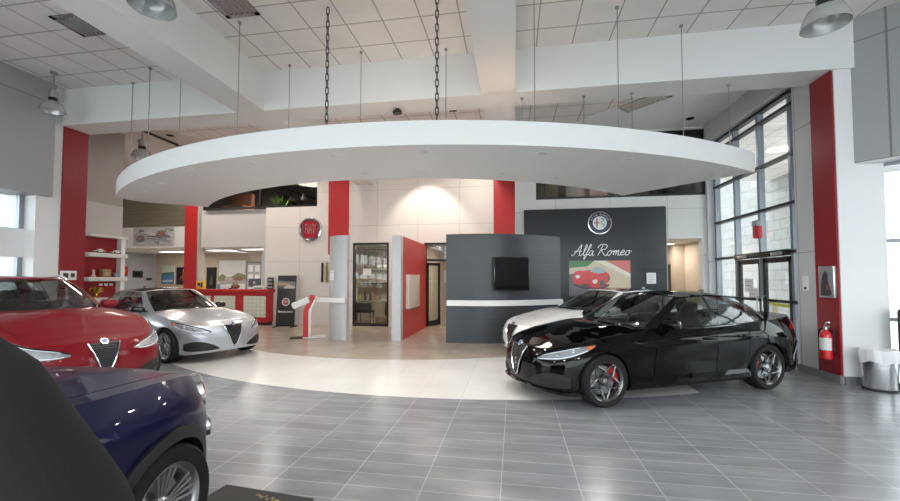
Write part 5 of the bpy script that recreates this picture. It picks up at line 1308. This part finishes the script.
# ------------------------------------------------------------------ behind the glass door and upstairs
t = thing('office_desk', 'pale desk top behind the glass door', 'desk', (-5.45, 14.75, 0))
m = MB(); m.box(-.75, .72, -.3, .3, .76, .82, .006); m.build('desk_top', mat('desk_pale', (.5, .47, .43), .4), t)
for x in (-.7, .66):
    m = MB(); m.box(x, x + .04, -.26, .26, 0, .76); m.build('desk_leg', M_dark, t)
t = thing('office_chair', 'dark chair pushed under the desk behind the glass door', 'chair', (-5.55, 14.25, 0))
m = MB(); m.box(-.32, .32, -.04, .04, .42, .74, .03); m.build('backrest', M_dark, t); m = MB(); m.box(-.30, .30, -.0, .42, .38, .46, .03); m.build('seat', M_dark, t)
for x in (-.26, .26):
    for y in (.02, .38):
        m = MB(); m.cyl((x, y, 0), (x, y, .4), .016, n=8); m.build('leg', M_dark, t)
flat_picture('framed_picture', 'framed red and green abstract picture in the office', 'picture', -6.15, -5.28, 15.98, 2.12, 2.86, [(0, FULL), (1, cc([(.1, .2), (.3, .5), (.6, .4), (.8, .6), (.9, .2), (.5, .1)])), (2, cc([(.05, .6), (.3, .9), (.7, .8), (.5, .6)])), (3, cc([(.4, .3), (.55, .5), (.65, .3)]))], [pk('art_tan', (.34, .27, .2)), pk('art_plum', (.22, .06, .09)), pk('art_olive', (.16, .18, .10)), pk('art_rose', (.5, .2, .2))], frame_m=M_dark, fw=.03)
for z, lab in ((2.05, 'upper wall shelf in the office behind the glass door'), (1.46, 'lower wall shelf in the office behind the glass door')):
    m = MB(); m.box(-.8, .8, -.28, -.001, -.03, .03, .004); o = m.build('wall_shelf', mat('shelf_tan' if z > 2 else 'shelf_brown', (.42, .36, .28) if z > 2 else (.10, .06, .04), .5)); o.location = (-5.4, 15.99, z); tag(o, lab, 'shelf', 'office wall shelves')
for k, (x, c, lab) in enumerate(((-5.5, (.70, .66, .60), 'pale model car on the left of the office shelf'), (-5.22, (.72, .70, .66), 'white model car in the middle of the office shelf'), (-4.95, (.66, .62, .56), 'cream model car on the right of the office shelf'))):
    t = thing('model_car', lab, 'model car', (x, 15.85, 2.08), 0, 'model cars on the office shelf'); m = MB()
    m.grid([[(xx, -w, .02), (xx, -w * .8, h), (xx, w * .8, h), (xx, w, .02)] for xx, h, w in [(-.12, .05, .03), (-.1, .08, .05), (-.04, .15, .045), (.04, .15, .045), (.1, .08, .05), (.12, .05, .03)]]); m.build('car_body', mat('toy_o%d' % k, c, .4), t)
    m = MB(); m.cyl((-.07, -.055, .025), (-.07, .055, .025), .026, n=12); m.cyl((.07, -.055, .025), (.07, .055, .025), .026, n=12); m.build('axle_wheels', M_rubber, t)
for k, (x, h, r, c, lab) in enumerate(((-5.95, .22, .06, (.55, .50, .05), 'yellow green bottle on the office desk'), (-5.72, .34, .055, (.05, .05, .06), 'tall black bottle on the office desk'), (-5.5, .28, .06, (.06, .05, .05), 'dark jar on the office desk'), (-5.28, .24, .06, (.40, .25, .08), 'amber jar on the office desk'), (-5.1, .16, .05, (.25, .22, .2), 'short brown pot on the office desk'))):
    t = thing('bottle', lab, 'bottle', (x + .06, 14.7, .82), 0, 'bottles on the office desk'); m = MB(); m.lathe([(.001, 0), (r, 0), (r, h * .6), (r * .45, h * .8), (r * .4, h * .9)], 18); m.build('bottle_body', mat('bottle_%d' % k, c, .3), t); m = MB(); m.lathe([(r * .45, h * .88), (r * .45, h), (.001, h)], 14); m.build('bottle_cap', M_dark, t)
t = thing('document_tray', 'white paper tray at the right of the office desk', 'tray', (-4.84, 14.68, .82)); m = MB(); m.box(-.16, .16, -.12, .12, 0, .06, .008); m.build('tray_body', M_white, t); m = MB(); m.box(-.14, .14, -.11, .11, .06, .066); m.build('paper_sheet', mat('paper_white', (.82, .82, .84), .6), t)
t = thing('box', 'cardboard box on the floor behind the glass door', 'box', (-4.85, 14.3, 0)); m = MB(); m.box(-.2, .2, -.15, .15, 0, .26, .004); m.build('carton', mat('carton_tan', (.36, .22, .11), .7), t); m = MB(); m.box(-.1, .1, -.152, -.15, .08, .16); m.build('carton_label', mat('carton_label', (.5, .38, .22), .7), t)
notice('white card taped on the glass door', -5.22, -4.92, 13.345, 1.76, 2.0, 0, 2, 'card', name='paper_card')
notice('cream notice on the hallway wall behind the open door', -2.45, -2.27, 13.95, 1.5, 1.95, 0, 0)
# upstairs
t = thing('cabinet', 'olive cabinet behind the left of the right upper window', 'cabinet', (.98, 13.2, 3.72)); m = MB(); m.box(-.42, .42, -.2, .2, 0, 1.25, .01); m.build('cabinet_body', mat('olive', (.42, .36, .20), .6), t); m = MB(); m.box(-.01, .01, -.205, -.2, .05, 1.2); m.build('door_gap', M_dark, t)
for k, x in enumerate((2.1, 2.9, 3.7, 4.5)):
    t = thing('bookcase', ('first', 'second', 'third', 'fourth')[k] + ' dark bookcase from the left behind the right upper window', 'bookcase', (x, 14.3, 3.72), 0, 'dark bookcases behind the upper window'); m = MB(); m.box(-.3, .3, 0, .3, 0, 1.1 + .15 * (k % 2)); m.build('bookcase_body', mat('bookcase_%d' % (k % 2), (.05 + .03 * (k % 2), .045, .04), .6), t)
    m = MB(); m.box(-.26, .26, -.01, 0, .4, .44); m.build('bookcase_shelf', mat('shelf_tan', (.42, .36, .28), .5), t)
t = thing('lantern', 'small red lantern behind the right upper window', 'lantern', (4.62, 12.6, 5.28)); m = MB(); m.ball((0, 0, 0), .10, 1, 1, .9, 16); m.build('lantern_shade', mat('lantern_red', (.6, .05, .04), .5, emit=(.9, .06, .04), es=.5), t); m = MB(); m.cyl((0, 0, .08), (0, 0, .38), .008, n=6); m.build('lantern_cord', M_dark, t)
t = thing('armchair', 'rust brown armchair behind the left upper window', 'armchair', (-11.1, 14.6, 4.12)); m = MB(); m.box(-.5, .5, -.3, .4, .1, .5, .08, 3); m.build('seat', mat('rust', (.35, .11, .03), .6), t); m = MB(); m.box(-.5, .5, .25, .45, .4, 1.05, .08, 3); m.build('backrest', mat('rust', (.35, .11, .03), .6), t)
t = thing('potted_plant', 'green potted plant behind the left upper window', 'plant', (-9.25, 14.8, 4.12)); m = MB(); m.lathe([(.001, 0), (.12, 0), (.16, .28), (.14, .28), (.001, .24)], 18); m.build('pot', M_white, t); m = MB()
for k in range(26):
    a = random.random() * 2 * PI; e = .3 + random.random() * .9; L1 = .45 + .35 * random.random(); p1 = Vector((math.cos(a) * L1 * math.cos(e), math.sin(a) * L1 * math.cos(e), .3 + L1 * math.sin(e))); p0 = Vector((0, 0, .25)); sd = Vector((-math.sin(a), math.cos(a), 0)) * .06; mid = p0.lerp(p1, .6) + Vector((0, 0, .08))
    m.add([p0, mid + sd, p1, mid - sd], [(0, 1, 2, 3)])
m.build('foliage', mat('leaf_green', (.16, .26, .06), .5), t, 0, outward=False)
t = thing('side_table', 'dark side table behind the left upper window', 'table', (-8.2, 14.6, 4.12)); m = MB(); m.box(-.5, .5, -.3, .3, .55, .6, .01); m.build('table_top', mat('table_wood', (.20, .12, .06), .5), t)
for x in (-.45, .45):
    m = MB(); m.box(x - .02, x + .02, -.25, .25, 0, .55); m.build('leg', M_dark, t)
t = thing('vase', 'white vase on the side table behind the left upper window', 'vase', (-8.2, 14.6, 4.72)); m = MB(); m.lathe([(.001, 0), (.06, 0), (.09, .12), (.04, .25), (.05, .3), (.04, .3), (.03, .25)], 18); m.build('vase_body', M_white, t)

# ------------------------------------------------------------------ foreground
t = thing('floor_mat', 'black floor mat with worn gold print in front of the blue crossover', 'mat', (-1.66, 2.28, 0), math.radians(-6))
m = MB(); m.box(-.62, .16, -.9, .52, .001, .012, .004); m.build('mat_sheet', mat('mat_black', (.012, .012, .012), .6, bump=.2, nscale=40), t)
m = MB()
for k in range(14):
    x = -.28 + .026 * k + .006 * math.sin(k * 5.3); z = .0125; y = .44 - .004 * k + .012 * math.sin(k * 2.7); m.box(x, x + .012 + .009 * abs(math.sin(k * 2.1)), y, y + .012 + .012 * abs(math.cos(k * 1.3)), .012, z)
m.build('gold_print', mat('mat_gold', (.35, .25, .08), .6), t)
# dark foreground form of unknown kind, made up as a draped stand
t = thing('unknown_dark_form', 'large charcoal form of unknown kind, shaped like a draped cloth, in the lower left foreground', 'dark form', (-1.28, .62, 0))
rows = []
prof = [(.001, 1.535), (.10, 1.53), (.19, 1.505), (.25, 1.458), (.31, 1.415), (.345, 1.365), (.39, 1.30), (.455, 1.205), (.505, 1.13), (.56, 1.0), (.655, .80), (.68, .5), (.70, .2), (.71, .004)]
for k in range(73):
    a = 2 * PI * k / 72; ca, sa = math.cos(a), math.sin(a)
    sc = 1. if ca > 0 else .50
    row = []
    for r, z in prof:
        fold = 1 + (.035 * math.sin(a * 9) + .02 * math.sin(a * 17 + 1)) * sst(1.1, .3, z)
        row.append((r * fold * ca * (1. if ca > 0 else .5), r * fold * sa * .62, z))
    rows.append(row)
m = MB(); m.grid(rows); m.build('cloth', mat('charcoal_cloth', (.019, .019, .020), .85, spec=.2), t, 70)
m = MB(); m.cyl((0, 0, .0), (0, 0, 1.48), .03); m.cyl((0, 0, 0), (0, 0, .03), .2); m.build('stand_pole', M_dark, t)
# ------------------------------------------------------------------ light and camera
wd = bpy.data.worlds.new('overcast_sky'); SC.world = wd; wd.use_nodes = True
bg = wd.node_tree.nodes['Background']; bg.inputs[0].default_value = (.90, .95, 1.0, 1); bg.inputs[1].default_value = 2.7
def portal(loc, rot, sx, sy):
    l = bpy.data.lights.new('window_portal', 'AREA'); l.shape = 'RECTANGLE'; l.size = sx; l.size_y = sy; l.cycles.is_portal = True
    o = bpy.data.objects.new('window_portal', l); COL.objects.link(o); o.location = loc; o.rotation_euler = rot
portal((-.1, -6.15, 2.5), (PI / 2, 0, 0), 19, 4.9)
portal((5.45, 9.87, 2.6), (PI / 2, 0, PI / 2), 2.9, 5.2)
portal((XL - .45, .3, 1.9), (PI / 2, 0, -PI / 2), 12.6, 3.0)
portal((7.45, 5.68, 1.7), (PI / 2, 0, math.radians(136)), 4.7, 3.4)
def lamp(x, y, z, e, r=.2, col=(1, .97, .93), spot=None):
    l = bpy.data.lights.new('hall_lamp_or_fill', 'AREA' if not spot else 'SPOT'); l.energy = e; l.color = col
    if spot: l.spot_size = math.radians(spot); l.spot_blend = .5; l.shadow_soft_size = .05
    else: l.shape = 'DISK'; l.size = 2 * r
    o = bpy.data.objects.new('hall_lamp_or_fill', l); COL.objects.link(o); o.location = (x, y, z); return o
for x, y in ((-7.5, -2.5), (-2.5, -2.5), (2.5, -2.5), (7.0, -1.5)): lamp(x, y, 4.7, 60, .3)  # unseen fill lamps added behind the camera, without fixtures
room_light(-4.6, 14.7, 2.98, 1.2, .3, 22, label='ceiling light in the office behind the glass door')
room_light(-1.6, 15.0, 2.93, .3, 1.2, 26, label='ceiling light in the hallway behind the open door')
room_light(4.4, 13.0, 2.70, .7, .3, 14, label='ceiling light in the right passage')
lamp(2.6, 13.2, 5.5, 110, .3); lamp(-9.4, 14.6, 5.5, 60, .3)  # unseen fill lamps added in the two upper rooms
# fill lamps added below the crescent downlights, and warm uplights lying on it
for x, y in ((-5.393, 6.0), (-4.008, 5.55), (-4.605, 6.8), (-2.575, 5.35), (-2.481, 6.4), (-1.226, 5.4), (-1.504, 6.45), (-.193, 6.75), (.409, 5.75), (1.686, 6.25)): lamp(x, y, 3.385, 7, .055, (1, .97, .92))
for x, y in ((-2.2, 6.2), (-.2, 6.6)):
    o = lamp(x, y, 3.80, 2.6, .3, (1, .76, .55)); o.rotation_euler = (PI, 0, 0)
# ceiling spots washing the centre of the rear wall
for x, e in ((-2.9, 120),):
    o = lamp(x, 11.9, 5.55, e, col=(1, .86, .72), spot=75); o.rotation_euler = (math.radians(28), 0, 0)
for x, y, e in ((-5.2, 11.2, 42), (-.9, 11.6, 32), (-8.2, 11.6, 24), (-11.5, 11.6, 38)):
    lamp(x, y, 5.55, e, .6, (1, .88, .76))  # warm fill lamps added under the rear ceiling, without fixtures
cam = bpy.data.cameras.new('camera'); co = bpy.data.objects.new('camera', cam); COL.objects.link(co); SC.camera = co
cam.sensor_width = 36; cam.lens = 16.0; cam.clip_start = .05
PITCH = math.atan(15 / 400)
co.location = (0, 0, 1.6); co.rotation_euler = (PI / 2 + PITCH, 0, math.radians(9.1))
cam.shift_y = (265 - 250.5) / 900
vs = SC.view_settings; vs.view_transform = 'Standard'; vs.look = 'None'; vs.gamma = 1; vs.exposure = 1.08; vs.use_curve_mapping = False
SC.cycles.use_denoising = True; SC.cycles.max_bounces = 8; SC.cycles.diffuse_bounces = 4; SC.cycles.glossy_bounces = 4; SC.cycles.transparent_max_bounces = 12; SC.cycles.sample_clamp_indirect = 6
